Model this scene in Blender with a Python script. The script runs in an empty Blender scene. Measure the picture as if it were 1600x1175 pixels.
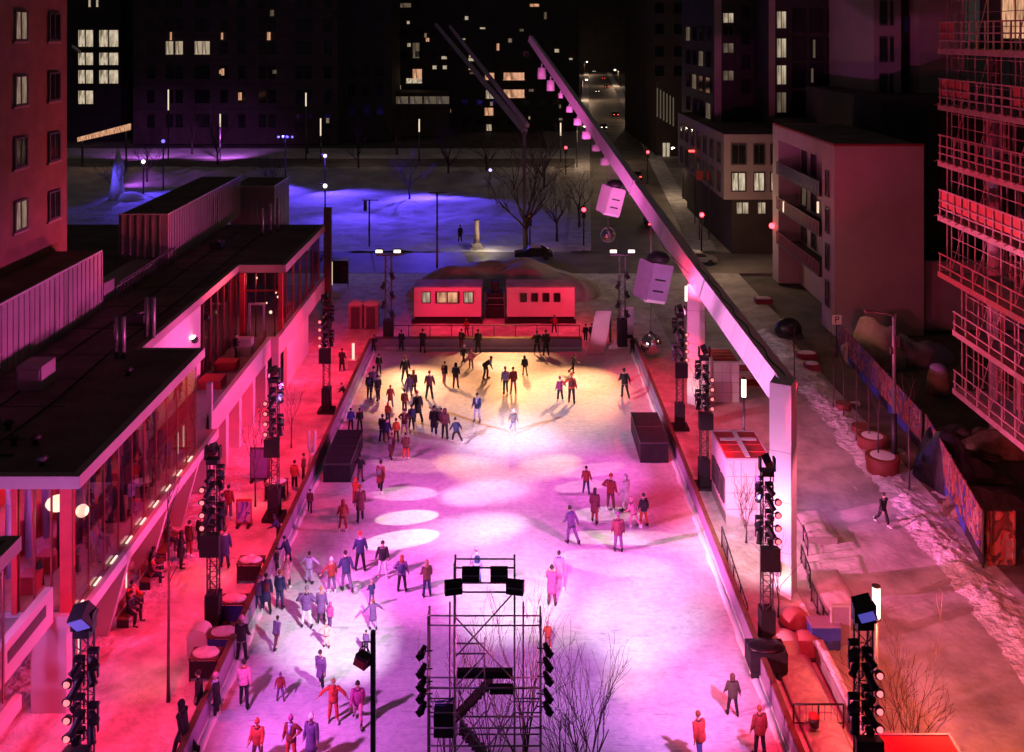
import bpy, bmesh, math, random
from mathutils import Vector, Matrix, noise
random.seed(7)
PI = math.pi; R = math.radians
scene = bpy.context.scene
col = scene.collection
F, H, U0, V0 = 1500.0, 26.0, 800.0, 52.0          # measured lens and viewpoint height

def gp(px, py, z=0.0):
    y = F*(H-z)/(py-V0)
    return Vector(((px-U0)*y/F, y, z))
def atY(px, py, y):
    return Vector(((px-U0)*y/F, y, H-(py-V0)*y/F))

# ------------------------------------------------------------------ mesh builder
class MB:
    def __init__(s): s.v = []; s.f = []; s.sm = []
    def add(s, vs, fs, smooth=False):
        n = len(s.v); s.v += [tuple(p) for p in vs]
        for f in fs: s.f.append([i+n for i in f]); s.sm.append(smooth)
        return s
    def box(s, x0, x1, y0, y1, z0, z1):
        if x0 > x1: x0, x1 = x1, x0
        if y0 > y1: y0, y1 = y1, y0
        if z0 > z1: z0, z1 = z1, z0
        v = [(x0,y0,z0),(x1,y0,z0),(x1,y1,z0),(x0,y1,z0),(x0,y0,z1),(x1,y0,z1),(x1,y1,z1),(x0,y1,z1)]
        return s.add(v, [(3,2,1,0),(4,5,6,7),(0,1,5,4),(1,2,6,5),(2,3,7,6),(3,0,4,7)])
    def cbox(s, c, sx, sy, sz, M=None):
        v = []
        for dz in (-.5,.5):
            for dx,dy in ((-.5,-.5),(.5,-.5),(.5,.5),(-.5,.5)):
                p = Vector((dx*sx, dy*sy, dz*sz))
                if M: p = M @ p
                v.append(Vector(c)+p)
        return s.add(v, [(3,2,1,0),(4,5,6,7),(0,1,5,4),(1,2,6,5),(2,3,7,6),(3,0,4,7)])
    def tube(s, pts, rad, n=8, caps=True, smooth=True, flat=None):
        pts = [Vector(p) for p in pts]
        if not hasattr(rad, '__len__'): rad = [rad]*len(pts)
        rings = []; up = None
        for i, p in enumerate(pts):
            if i == 0: d = pts[1]-p
            elif i == len(pts)-1: d = p-pts[i-1]
            else: d = (pts[i+1]-p).normalized()+(p-pts[i-1]).normalized()
            d = d.normalized() if d.length > 1e-9 else Vector((0,0,1))
            if up is None:
                up = Vector((0,1,0)) if abs(d.z) > .9 else Vector((0,0,1))
            a = d.cross(up)
            if a.length < 1e-6: a = d.orthogonal()
            a.normalize(); b = a.cross(d).normalized(); up = b
            r = rad[i]; rx, ry = r if hasattr(r, '__len__') else (r, r)
            off = PI/4 if n == 4 else 0
            rings.append([p + a*rx*math.cos(2*PI*k/n+off) + b*ry*math.sin(2*PI*k/n+off) for k in range(n)])
        v = [q for ring in rings for q in ring]; f = []
        for i in range(len(rings)-1):
            for k in range(n):
                k2 = (k+1) % n
                f.append((i*n+k, i*n+k2, (i+1)*n+k2, (i+1)*n+k))
        s.add(v, f, smooth)
        if caps:
            m = len(s.v)-len(v)
            s.f.append([m+k for k in range(n)][::-1]); s.sm.append(False)
            s.f.append([m+(len(rings)-1)*n+k for k in range(n)]); s.sm.append(False)
        return s
    def bar(s, p, q, r=.03, n=4): return s.tube([p, q], r, n, True, n > 5)
    def sphere(s, c, r, seg=16, rings=10, sx=1, sy=1, sz=1):
        c = Vector(c); v = [c+Vector((0,0,r*sz))]
        for i in range(1, rings):
            t = PI*i/rings
            for k in range(seg):
                a = 2*PI*k/seg
                v.append(c+Vector((r*sx*math.sin(t)*math.cos(a), r*sy*math.sin(t)*math.sin(a), r*sz*math.cos(t))))
        v.append(c-Vector((0,0,r*sz))); f = []
        for k in range(seg): f.append((0, 1+k, 1+(k+1) % seg))
        for i in range(rings-2):
            for k in range(seg):
                a = 1+i*seg+k; b = 1+i*seg+(k+1) % seg
                f.append((a, a+seg, b+seg, b))
        L = len(v)-1
        for k in range(seg): f.append((L, L-seg+(k+1) % seg, L-seg+k))
        return s.add(v, f, True)
    def prism(s, poly, z0, z1):
        n = len(poly)
        v = [(x,y,z0) for x,y in poly]+[(x,y,z1) for x,y in poly]
        return s.add(v, [tuple(range(n))[::-1], tuple(range(n,2*n))]+[(i,(i+1)%n,n+(i+1)%n,n+i) for i in range(n)])
    def extr(s, poly3, d):
        n = len(poly3); d = Vector(d)
        v = [Vector(p) for p in poly3]+[Vector(p)+d for p in poly3]
        return s.add(v, [tuple(range(n))[::-1], tuple(range(n,2*n))]+[(i,(i+1)%n,n+(i+1)%n,n+i) for i in range(n)])
    def mesh(s, name, origin=(0,0,0)):
        o = Vector(origin); me = bpy.data.meshes.new(name)
        me.from_pydata([tuple(Vector(p)-o) for p in s.v], [], s.f)
        me.polygons.foreach_set('use_smooth', s.sm)
        me.validate(); 
        bm = bmesh.new(); bm.from_mesh(me); bmesh.ops.recalc_face_normals(bm, faces=bm.faces); bm.to_mesh(me); bm.free()
        me.update(); return me

def link(name, me, mat=None, parent=None):
    o = bpy.data.objects.new(name, me)
    if mat is not None and me is not None and len(me.materials) == 0: me.materials.append(mat)
    col.objects.link(o)
    if parent is not None: o.parent = parent
    return o
def tag(o, label, cat, group=None):
    o['label'] = label; o['category'] = cat
    if group: o['group'] = group
    return o
ORG = {}
def thing(name, label, cat, loc=(0,0,0), rz=0.0, group=None):
    o = bpy.data.objects.new(name, None); col.objects.link(o); o.empty_display_size = .3
    o.location = loc; o.rotation_euler = (0,0,rz); ORG[o.name] = Vector(loc)
    return tag(o, label, cat, group)
def part(name, mb, mat, parent, world=True, org=None):
    """mesh part; coordinates given in world space (parent unrotated) or local"""
    og = org if org is not None else (ORG[parent.name] if world else (0,0,0))
    if name in SPLIT:
        for b in pieces(mb): o = link(name, b.mesh(name, og), mat, parent)
        return o
    return link(name, mb.mesh(name, og), mat, parent)
SPLIT = {'glazing','mullion','parapet','brace','bench','upright','ledger','sill','floor_light','wall_light','pendant_lamp','wall_fitting','seating','stair_box',
         'inner_wall','support','wall_lamp','site_lamp','joint_flange','cable','hose','floor_slab','roof','roof_fascia','floor_fascia','roof_vent','case','foot','canopy_post','windscreen','floodlight_bar','mesh_panel','seam','lit_sign'}
def pieces(mb):
    par = list(range(len(mb.v)))
    def fd(i):
        while par[i] != i: par[i] = par[par[i]]; i = par[i]
        return i
    for f in mb.f:
        for k in f[1:]: par[fd(k)] = fd(f[0])
    groups = {}
    for f, s in zip(mb.f, mb.sm): groups.setdefault(fd(f[0]), []).append((f, s))
    out = []
    for g in groups.values():
        b = MB(); mp = {}
        for f, s in g:
            for i in f:
                if i not in mp: mp[i] = len(b.v); b.v.append(mb.v[i])
            b.f.append([mp[i] for i in f]); b.sm.append(s)
        out.append(b)
    return out
def sub(name, mb, mat, parent, top):
    return link(name, mb.mesh(name, ORG[top.name]), mat, parent)
def solo(name, label, cat, mb, mat, loc, group=None):
    o = link(name, mb.mesh(name, loc), mat); o.location = loc
    return tag(o, label, cat, group)
def struct(name, mb, mat, kind='structure'):
    o = link(name, mb.mesh(name), mat); o['kind'] = kind; return o
def kids(o): return [c for c in bpy.data.objects if c.parent == o]
def copy_tree(o, loc=None, rz=None, label=None, parent=None, group=None):
    c = o.copy(); col.objects.link(c)
    if parent is not None: c.parent = parent
    if loc is not None: c.location = loc
    if rz is not None: c.rotation_euler = (0,0,rz)
    if label: c['label'] = label
    if group: c['group'] = group
    for ch in list(o.children): copy_tree(ch, parent=c)
    return c

# ------------------------------------------------------------------ materials
def mat(name, c, rough=.7, var=.25, scale=2.0, bump=.15, metal=0.0, spec=.4, bscale=None, detail=6, c2=None, sharp=None):
    m = bpy.data.materials.new(name); m.use_nodes = True
    nt = m.node_tree; b = nt.nodes['Principled BSDF']
    b.inputs['Roughness'].default_value = rough; b.inputs['Metallic'].default_value = metal
    b.inputs['Specular IOR Level'].default_value = spec
    tc = nt.nodes.new('ShaderNodeTexCoord'); nz = nt.nodes.new('ShaderNodeTexNoise')
    nz.inputs['Scale'].default_value = scale; nz.inputs['Detail'].default_value = detail; nz.inputs['Roughness'].default_value = .65
    nt.links.new(tc.outputs['Object'], nz.inputs['Vector'])
    cr = nt.nodes.new('ShaderNodeValToRGB')
    lo = [max(0, x*(1-var)) for x in c]; hi = [min(1, x*(1+var)) for x in (c2 or c)]
    if c2: lo = list(c); hi = list(c2)
    a, z = sharp or (.32, .68)
    cr.color_ramp.elements[0].position = a; cr.color_ramp.elements[1].position = z
    cr.color_ramp.elements[0].color = (*lo, 1); cr.color_ramp.elements[1].color = (*hi, 1)
    nt.links.new(nz.outputs['Fac'], cr.inputs['Fac']); nt.links.new(cr.outputs['Color'], b.inputs['Base Color'])
    if bump:
        n2 = nt.nodes.new('ShaderNodeTexNoise'); n2.inputs['Scale'].default_value = bscale or scale*4; n2.inputs['Detail'].default_value = 5
        nt.links.new(tc.outputs['Object'], n2.inputs['Vector'])
        bp = nt.nodes.new('ShaderNodeBump'); bp.inputs['Strength'].default_value = min(1, bump); bp.inputs['Distance'].default_value = .05 if bump < .85 else .22
        nt.links.new(n2.outputs['Fac'], bp.inputs['Height']); nt.links.new(bp.outputs['Normal'], b.inputs['Normal'])
    return m
def emat(name, c, strength, base=(.6,.6,.6)):
    m = mat(name, base, .5, .1, 3, 0)
    b = m.node_tree.nodes['Principled BSDF']
    b.inputs['Emission Color'].default_value = (*c, 1); b.inputs['Emission Strength'].default_value = strength
    return m
def lit_window(name, c, strength, scale=1.5):
    """a lit room behind a pane: uneven curtain and furniture brightness"""
    m = bpy.data.materials.new(name); m.use_nodes = True; nt = m.node_tree; b = nt.nodes['Principled BSDF']
    b.inputs['Base Color'].default_value = (.03,.03,.03,1); b.inputs['Roughness'].default_value = .15
    tc = nt.nodes.new('ShaderNodeTexCoord'); mp = nt.nodes.new('ShaderNodeMapping')
    mp.inputs['Scale'].default_value = (scale*3, scale*3, scale*.6)
    nz = nt.nodes.new('ShaderNodeTexNoise'); nz.inputs['Scale'].default_value = 1; nz.inputs['Detail'].default_value = 3
    cr = nt.nodes.new('ShaderNodeValToRGB'); cr.color_ramp.elements[0].position = .3; cr.color_ramp.elements[1].position = .65
    cr.color_ramp.elements[0].color = (c[0]*.18, c[1]*.16, c[2]*.14, 1); cr.color_ramp.elements[1].color = (*c, 1)
    nt.links.new(tc.outputs['Object'], mp.inputs['Vector']); nt.links.new(mp.outputs['Vector'], nz.inputs['Vector'])
    nt.links.new(nz.outputs['Fac'], cr.inputs['Fac']); nt.links.new(cr.outputs['Color'], b.inputs['Emission Color'])
    b.inputs['Emission Strength'].default_value = strength
    return m
def glassmat(name, c=(.9,.9,.95), rough=.02):
    m = bpy.data.materials.new(name); m.use_nodes = True; nt = m.node_tree
    for n in list(nt.nodes): nt.nodes.remove(n)
    out = nt.nodes.new('ShaderNodeOutputMaterial'); tr = nt.nodes.new('ShaderNodeBsdfTransparent'); gl = nt.nodes.new('ShaderNodeBsdfGlossy')
    fr = nt.nodes.new('ShaderNodeMath'); lw = nt.nodes.new('ShaderNodeLayerWeight'); lw.inputs['Blend'].default_value = .5; mx = nt.nodes.new('ShaderNodeMixShader'); nz = nt.nodes.new('ShaderNodeTexNoise')
    tr.inputs['Color'].default_value = (*c, 1); gl.inputs['Roughness'].default_value = rough; fr.operation = 'POWER'; fr.inputs[1].default_value = 3.2; nt.links.new(lw.outputs['Facing'], fr.inputs[0])
    bp = nt.nodes.new('ShaderNodeBump'); bp.inputs['Strength'].default_value = .02; nz.inputs['Scale'].default_value = .8
    nt.links.new(nz.outputs['Fac'], bp.inputs['Height']); nt.links.new(bp.outputs['Normal'], gl.inputs['Normal'])
    nt.links.new(fr.outputs[0], mx.inputs['Fac']); nt.links.new(tr.outputs['BSDF'], mx.inputs[1]); nt.links.new(gl.outputs['BSDF'], mx.inputs[2])
    nt.links.new(mx.outputs['Shader'], out.inputs['Surface']); return m

M = {}
M['ground'] = mat('dark ground', (.07,.065,.062), .85, .4, .15, .2, c2=(.22,.2,.19))
M['snow'] = mat('trodden snow', (.42,.41,.41), .75, .2, .8, .9, c2=(.86,.86,.88), bscale=2.6)
M['snowclean'] = mat('fresh snow', (.74,.74,.76), .8, .15, .6, .5, c2=(.88,.88,.9), bscale=3)
M['path'] = mat('packed snow', (.26,.24,.23), .7, .3, .45, .6, c2=(.58,.55,.53), bscale=3)
M['dirt'] = mat('site dirt', (.06,.045,.035), .9, .4, .5, .6, c2=(.16,.12,.095))
M['asphalt'] = mat('wet asphalt', (.05,.045,.045), .55, .3, .3, .2, c2=(.16,.145,.135))
M['road'] = mat('slushy road', (.09,.08,.075), .6, .3, .12, .3, c2=(.3,.27,.25))
M['park'] = mat('park snow', (.48,.48,.5), .8, .2, .2, .9, c2=(.88,.88,.9), bscale=.8)
M['roof'] = mat('bitumen roof', (.09,.066,.06), .9, .3, .5, .5, c2=(.2,.15,.135), bscale=3, detail=9)
M['whitewall'] = mat('pale panel', (.62,.6,.6), .55, .08, .8, .06)
M['fascia'] = mat('pale fascia', (.5,.48,.5), .5, .06, .8, .05)
M['gantry'] = mat('white gantry paint', (.78,.77,.77), .4, .05, .6, .04)
M['gantry2'] = mat('grey plate', (.4,.38,.4), .5, .1, 2, .05)
M['black'] = mat('black metal', (.018,.017,.018), .5, .3, 3, .05)
M['blackfab'] = mat('black cloth', (.02,.018,.02), .9, .3, 4, .2)
M['steel'] = mat('galvanised steel', (.32,.31,.32), .45, .2, 6, .05, metal=.6)
M['dsteel'] = mat('dark steel', (.1,.09,.095), .5, .2, 5, .05, metal=.4)
M['wood'] = mat('boards', (.13,.07,.04), .7, .3, 2.5, .15)
M['brick'] = mat('brick wall', (.2,.1,.08), .8, .2, .8, .2, bscale=14)
M['concrete'] = mat('concrete', (.3,.27,.26), .8, .15, .5, .2)
M['cladding'] = mat('pale cladding', (.34,.26,.26), .7, .1, .4, .1)
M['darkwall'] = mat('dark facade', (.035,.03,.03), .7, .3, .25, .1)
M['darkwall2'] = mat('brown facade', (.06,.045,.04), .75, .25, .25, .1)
M['ribbed'] = mat('ribbed metal', (.33,.29,.3), .5, .1, 1.0, .05, metal=.1)
M['pane'] = mat('dark pane', (.012,.012,.014), .08, .3, 1, 0, spec=.6)
M['frame'] = mat('window frame', (.06,.05,.05), .6, .2, 4, .05)
M['sill'] = mat('stone sill', (.32,.24,.22), .8, .1, 2, .1)
M['bark'] = mat('bark', (.07,.05,.045), .9, .3, 6, .4)
M['redplastic'] = mat('terracotta planter', (.2,.04,.03), .6, .15, 2, .1)
M['orangebar'] = mat('dark red barrier', (.2,.03,.03), .6, .2, 3, .05)
M['red'] = mat('red paint', (.5,.04,.05), .5, .12, 2, .05)
M['white'] = mat('white paint', (.75,.74,.75), .5, .06, 2, .04)
M['rubber'] = mat('rubber', (.02,.02,.02), .85, .2, 6, .1)
M['carblack'] = mat('black car paint', (.02,.02,.024), .25, .2, 1, 0)
M['cargrey'] = mat('grey car paint', (.2,.2,.21), .3, .1, 1, 0)
M['carred'] = mat('red car paint', (.25,.02,.02), .3, .1, 1, 0)
M['glass'] = glassmat('clear glass', (.82,.78,.82))
M['redpanel'] = mat('red mesh panel', (.55,.1,.07), .7, .2, 1.5, .2)
M['scaf'] = mat('scaffold timber', (.42,.26,.22), .7, .2, 2, .1)
M['tarp'] = mat('black tarpaulin', (.009,.009,.011), .4, .4, 1.2, .5)
M['rubble'] = mat('rubble', (.1,.07,.05), .9, .4, 2, .4, c2=(.24,.17,.12))
M['bluewood'] = mat('blue banner', (.04,.07,.35), .6, .3, .8, .05)
M['mirror'] = mat('mirror tiles', (.8,.8,.82), .12, .1, 3, .0, metal=1)
M['purplefab'] = mat('violet panel', (.3,.22,.36), .55, .1, 1.5, .05)
E = {}
E['bulb'] = emat('pink bulb', (1,.17,.19), 1.9, (.05,.01,.01))
E['white'] = emat('white lamp', (1,.88,.72), 3.5)
E['warm'] = emat('warm lamp', (1,.72,.42), 2.2)
E['tube'] = emat('light tube', (1,.8,.55), 1.0)
E['dash'] = emat('floor light', (1,.7,.5), 1.6)
E['redlamp'] = emat('red signal', (1,.03,.05), 10)
E['taillamp'] = emat('tail lamp', (1,.05,.04), 5)
E['head'] = emat('head lamp', (1,.85,.62), 4)
E['blue'] = emat('blue lamp', (.16,.12,1), 2.2)
E['bluehot'] = emat('violet white lamp', (.5,.38,1), 3)
E['peach'] = lit_window('peach window', (1,.5,.28), .9)
E['cream'] = lit_window('cream window', (1,.8,.55), .55)
E['creamdim'] = lit_window('dim cream window', (1,.75,.5), .14)
E['office'] = lit_window('office window', (1,.82,.58), .75, 3)
E['curtain'] = lit_window('curtained window', (1,.7,.5), .3, 3)
E['facadewash'] = emat('street front lamp', (1,.72,.48), .5)

# ice: scratched, worn matt patches
def ice_mat():
    m = bpy.data.materials.new('skated ice'); m.use_nodes = True; nt = m.node_tree; b = nt.nodes['Principled BSDF']
    N = nt.nodes.new; L = nt.links.new
    tc = N('ShaderNodeTexCoord')
    n1 = N('ShaderNodeTexNoise'); n1.inputs['Scale'].default_value = .45; n1.inputs['Detail'].default_value = 12; n1.inputs['Roughness'].default_value = .82
    L(tc.outputs['Object'], n1.inputs['Vector'])
    r1 = N('ShaderNodeValToRGB'); r1.color_ramp.elements[0].position = .3; r1.color_ramp.elements[1].position = .7
    r1.color_ramp.elements[0].color = (.6,.6,.64,1); r1.color_ramp.elements[1].color = (.88,.88,.9,1)
    L(n1.outputs['Fac'], r1.inputs['Fac'])
    mix = None; prev = r1.outputs['Color']
    for ang, sc in ((.3, 1.0), (-.5, 1.3), (1.4, .9), (2.3, 1.2), (.9, 2.2), (2.8, 2.6), (1.9, 1.8)):
        mp = N('ShaderNodeMapping'); mp.inputs['Rotation'].default_value = (0,0,ang); mp.inputs['Scale'].default_value = (.45*sc, 5.5*sc, 1)
        L(tc.outputs['Object'], mp.inputs['Vector'])
        nn = N('ShaderNodeTexNoise'); nn.inputs['Scale'].default_value = 1; nn.inputs['Detail'].default_value = 3; nn.inputs['Distortion'].default_value = 2.6
        L(mp.outputs['Vector'], nn.inputs['Vector'])
        rr = N('ShaderNodeValToRGB'); rr.color_ramp.elements[0].position = .64; rr.color_ramp.elements[1].position = .72
        rr.color_ramp.elements[0].color = (1,1,1,1); rr.color_ramp.elements[1].color = (.68,.68,.72,1)
        L(nn.outputs['Fac'], rr.inputs['Fac'])
        mm = N('ShaderNodeMix'); mm.data_type = 'RGBA'; mm.blend_type = 'MULTIPLY'; mm.inputs[0].default_value = 1
        L(prev, mm.inputs[6]); L(rr.outputs['Color'], mm.inputs[7]); prev = mm.outputs[2]
    n5 = N('ShaderNodeTexNoise'); n5.inputs['Scale'].default_value = 3.2; n5.inputs['Detail'].default_value = 10; n5.inputs['Roughness'].default_value = .75
    L(tc.outputs['Object'], n5.inputs['Vector']); r5 = N('ShaderNodeValToRGB'); r5.color_ramp.elements[0].position = .36; r5.color_ramp.elements[1].position = .6
    r5.color_ramp.elements[0].color = (.76,.76,.82,1); r5.color_ramp.elements[1].color = (1,1,1,1); L(n5.outputs['Fac'], r5.inputs['Fac'])
    m5 = N('ShaderNodeMix'); m5.data_type = 'RGBA'; m5.blend_type = 'MULTIPLY'; m5.inputs[0].default_value = 1; L(prev, m5.inputs[6]); L(r5.outputs['Color'], m5.inputs[7]); prev = m5.outputs[2]
    L(prev, b.inputs['Base Color'])
    rr = N('ShaderNodeMapRange'); rr.inputs[3].default_value = .35; rr.inputs[4].default_value = .6
    L(n1.outputs['Fac'], rr.inputs[0]); L(rr.outputs[0], b.inputs['Roughness'])
    b.inputs['Specular IOR Level'].default_value = .35
    bp = N('ShaderNodeBump'); bp.inputs['Strength'].default_value = .6; bp.inputs['Distance'].default_value = .02
    n3 = N('ShaderNodeTexNoise'); n3.inputs['Scale'].default_value = 4; n3.inputs['Detail'].default_value = 6
    L(tc.outputs['Object'], n3.inputs['Vector']); L(n3.outputs['Fac'], bp.inputs['Height']); L(bp.outputs['Normal'], b.inputs['Normal'])
    return m
M['ice'] = ice_mat()

# unit window meshes shared by every facade
def unit_frame(t=.09):
    mb = MB(); d = .5
    mb.box(-.5,.5,-d,0,-.5,-.5+t*.7); mb.box(-.5,.5,-d,0,.5-t*.7,.5)
    mb.box(-.5,-.5+t,-d,0,-.5+t*.7,.5-t*.7); mb.box(.5-t,.5,-d,0,-.5+t*.7,.5-t*.7)
    mb.box(-t*.3,t*.3,-d*.8,0,-.5+t*.7,.5-t*.7)
    return mb.mesh('window')
UF = unit_frame(); UF.materials.append(M['frame'])
UP = MB().box(-.42,.42,-.2,0,-.43,.43).mesh('pane'); UP.materials.append(M['pane'])
UW = MB().box(-.5,.5,-.5,0,-.5,.5).box(-.54,.54,-.8,0,-.58,-.5).mesh('window'); UW.materials.append(M['pane'])
def slotmat(o, m):
    s = o.material_slots[0]; s.link = 'OBJECT'; s.material = m
def window(parent, p, w, h, pane=None, rz=0.0, simple=False, frame=None, org=None):
    """facade window at world point p (its centre), facing -Y when rz = 0"""
    loc = Vector(p)-(org if org is not None else ORG[parent.name])
    if simple:
        o = bpy.data.objects.new('window', UW); col.objects.link(o); o.parent = parent
        o.location = loc; o.scale = (w, .12, h); o.rotation_euler = (0,0,rz)
        if pane: slotmat(o, pane)
        return o
    o = bpy.data.objects.new('window', UF); col.objects.link(o); o.parent = parent
    o.location = loc; o.scale = (w, .16, h); o.rotation_euler = (0,0,rz)
    if frame: slotmat(o, frame)
    g = bpy.data.objects.new('pane', UP); col.objects.link(g); g.parent = o
    if pane: slotmat(g, pane)
    return o

# ------------------------------------------------------------------ lights
NL = [0]
def spot(loc, tgt, c, L, cone, blend=.4, rad=.12, name='stage spot'):
    """L = radiance wanted on a white surface that faces the lamp at the target"""
    loc = Vector(loc); tgt = Vector(tgt); d = (tgt-loc).length
    if tgt.z < .3: L /= max(.22, (loc.z-tgt.z)/d)          # grazing light on the ground
    li = bpy.data.lights.new(name, 'SPOT'); li.energy = L*4*PI*PI*d*d; li.color = c
    li.spot_size = R(cone); li.spot_blend = blend; li.shadow_soft_size = rad
    o = bpy.data.objects.new(name, li); col.objects.link(o); o.location = loc
    o.rotation_euler = (tgt-loc).to_track_quat('-Z', 'Y').to_euler(); NL[0] += 1
    return o
def lamp(loc, c, W, rad=.1, name='lamp glow'):
    li = bpy.data.lights.new(name, 'POINT'); li.energy = W; li.color = c; li.shadow_soft_size = rad
    o = bpy.data.objects.new(name, li); col.objects.link(o); o.location = loc; NL[0] += 1
    return o
# ================================================================== SETTING: ground, ice, snow, roads
def field(name, x0, x1, y0, y1, step, fn, m, kind='structure'):
    nx = max(2, int((x1-x0)/step)); ny = max(2, int((y1-y0)/step)); mb = MB()
    for j in range(ny+1):
        for i in range(nx+1):
            x = x0+(x1-x0)*i/nx; y = y0+(y1-y0)*j/ny
            mb.v.append((x, y, fn(x, y)))
    for j in range(ny):
        for i in range(nx):
            a = j*(nx+1)+i; mb.f.append([a, a+1, a+nx+2, a+nx+1]); mb.sm.append(True)
    return struct(name, mb, m, kind)
def nz(x, y, s, o=0): return noise.noise(Vector((x*s, y*s, o)))
struct('ground', MB().add([(-1500,-200,-.3),(1500,-200,-.3),(1500,3000,-.3),(-1500,3000,-.3)], [(0,1,2,3)]), M['ground'])
field('plaza', -46, 13.3, 14, 104, .27, lambda x, y: .0+.035*nz(x,y,.7)+.035*nz(x,y,1.9,3)+.02*nz(x,y,4.2,6) , M['snow'])
def pathz(x, y):
    z = .01+.03*nz(x,y,.5,5)+.015*nz(x,y,1.9,9)
    for c in (14.6, 16.0, 18.2, 19.7):
        z -= .03*math.exp(-((x-c-.5*nz(0,y,.05,c))/.18)**2)
    return z
field('path', 13.3, 24.5, 14, 104, .3, pathz, M['path'])
def bankz(x, y):
    cx = 21.9+.35*nz(0,y,.12,2)+max(0,(y-55))*.02
    r = math.exp(-((x-cx)/.95)**2)
    return -.04+r*max(0, .24+.16*nz(x,y,.8,7)+.16*nz(x,y,2.4,8)+.1*nz(x,y,5.5,9))
field('snow_bank', 19.6, 24.4, 18, 84, .14, bankz, M['snow'])
def dirtz(x, y):
    z = .06+.12*nz(x,y,.35,11)+.1*nz(x,y,1.1,12)
    return z
field('building_site_ground', 23.6, 62, 16, 82, .6, dirtz, M['dirt'])
struct('cross_road', MB().box(-160, 160, 104, 114, -.25, .02), M['road'])
field('street_ground', 8, 70, 113.9, 330, 3, lambda x, y: -.02+.06*nz(x,y,.3,4), M['path'])
def parkz(x, y):
    e = math.exp(-((y-(172-.05*(x+30)))/7)**2)*1.6 + math.exp(-(((x+6)/9)**2+((y-143)/5)**2))*1.2
    return .03+.3*nz(x,y,.12,21)+.26*nz(x,y,.4,22)+e*(.75+.6*nz(x,y,.22,23))+.1*nz(x,y,1.1,24)
field('park_ground', -130, 8.2, 114, 186, .9, parkz, M['park'])
struct('far_road', MB().box(-260, 60, 186, 199, -.25, .05), M['road'])
struct('far_verge', MB().box(-260, 16, 199, 216, -.25, .12), M['park'])
# long street running away to the right of centre, snow along its edges
def street_x(y): return 21.8+(y-195)*.079
sm_, sl_, sr_ = MB(), MB(), MB()
ys = [114, 150, 200, 300, 450, 700, 1100, 1700, 2600]
for mb, a, b, z in ((sm_, -6, 6, .06), (sl_, -9, -6, .16), (sr_, 6, 9, .16)):
    v = []
    for y in ys: v += [(street_x(y)+a, y, z), (street_x(y)+b, y, z)]
    mb.add(v, [(2*i, 2*i+1, 2*i+3, 2*i+2) for i in range(len(ys)-1)])
struct('street', sm_, M['road']); struct('street_pavement_snow', sl_, M['snow']); struct('street_kerb_snow', sr_, M['snow'])

# rink
RX0, RX1, RY0, RY1, IZ = -11.35, 9.85, 31.5, 78.8, .07
field('ice', RX0, RX1, RY0, RY1, 1.2, lambda x, y: IZ, M['ice'])
def boards(name, label, x0, x1, y0, y1, inner, group='rink boards'):
    t = thing(name, label, 'rink board', ((x0+x1)/2, (y0+y1)/2, 0), 0, group)
    part('board_panel', MB().box(x0, x1, y0, y1, .0, .92), M['purplefab'], t)
    cap = MB()
    if x1-x0 < y1-y0:
        n = int((y1-y0)/2.4)
        for i in range(n): cap.box(x0+.02 if inner > 0 else x1-.24, x0+.24 if inner > 0 else x1-.02, y0+(y1-y0)*i/n+.01, y0+(y1-y0)*(i+1)/n-.01, .922, .98)
        k = inner; part('kick_strip', MB().box(k, k+.045, y0, y1, .05, .24), M['white'], t)
        se = MB(); sg = 1 if inner < 0 else -1; xe = RX0-.06 if inner < 0 else RX1+.05; n2 = 60
        se.tube([(xe+sg*.1+sg*.03*math.sin(i*1.7), y0+.05+(y1-y0-.1)*i/n2, .06) for i in range(n2+1)], [(.17+.04*math.sin(i*2.3), .1+.03*math.sin(i*1.3)) for i in range(n2+1)], 8)
        part('snow_edge', se, M['snowclean'], t)
    else:
        n = int((x1-x0)/2.4)
        for i in range(n): cap.box(x0+(x1-x0)*i/n+.01, x0+(x1-x0)*(i+1)/n-.01, y0-.06, y1+.06, .922, .98)
        part('kick_strip', MB().box(x0, x1, y0-.045, y0, .05, .24), M['white'], t)
    part('top_rail', cap, M['wood'], t)
boards('rink_board', 'long left rink board with reddish wooden top rail and people leaning on it', RX0-.38, RX0-.12, RY0, RY1, RX0-.119)
boards('rink_board', 'long right rink board beside the white kiosk and black box', RX1+.12, RX1+.38, RY0, RY1, RX1+.07)
boards('rink_board', 'short rink board along the far end of the ice below the railing', RX0-.12, 5.75, RY1+.02, RY1+.4, 0)
t = thing('safety_railing', 'thin railing with clear panels along the far end of the ice', 'railing', (-1, RY1+.9, 0))
rp = MB(); rp.tube([(RX0+1, RY1+.9, 1.75), (5.6, RY1+.9, 1.75)], .035, 6); rp.tube([(RX0+1, RY1+.9, .5), (5.6, RY1+.9, .5)], .03, 6)
part('rail', rp, M['dsteel'], t)
for i in range(10):
    x = RX0+1+i*(5.6-RX0-1)/9; part('post', MB().bar((x, RY1+.9, 0), (x, RY1+.9, 1.75), .035, 6), M['dsteel'], t)

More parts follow.
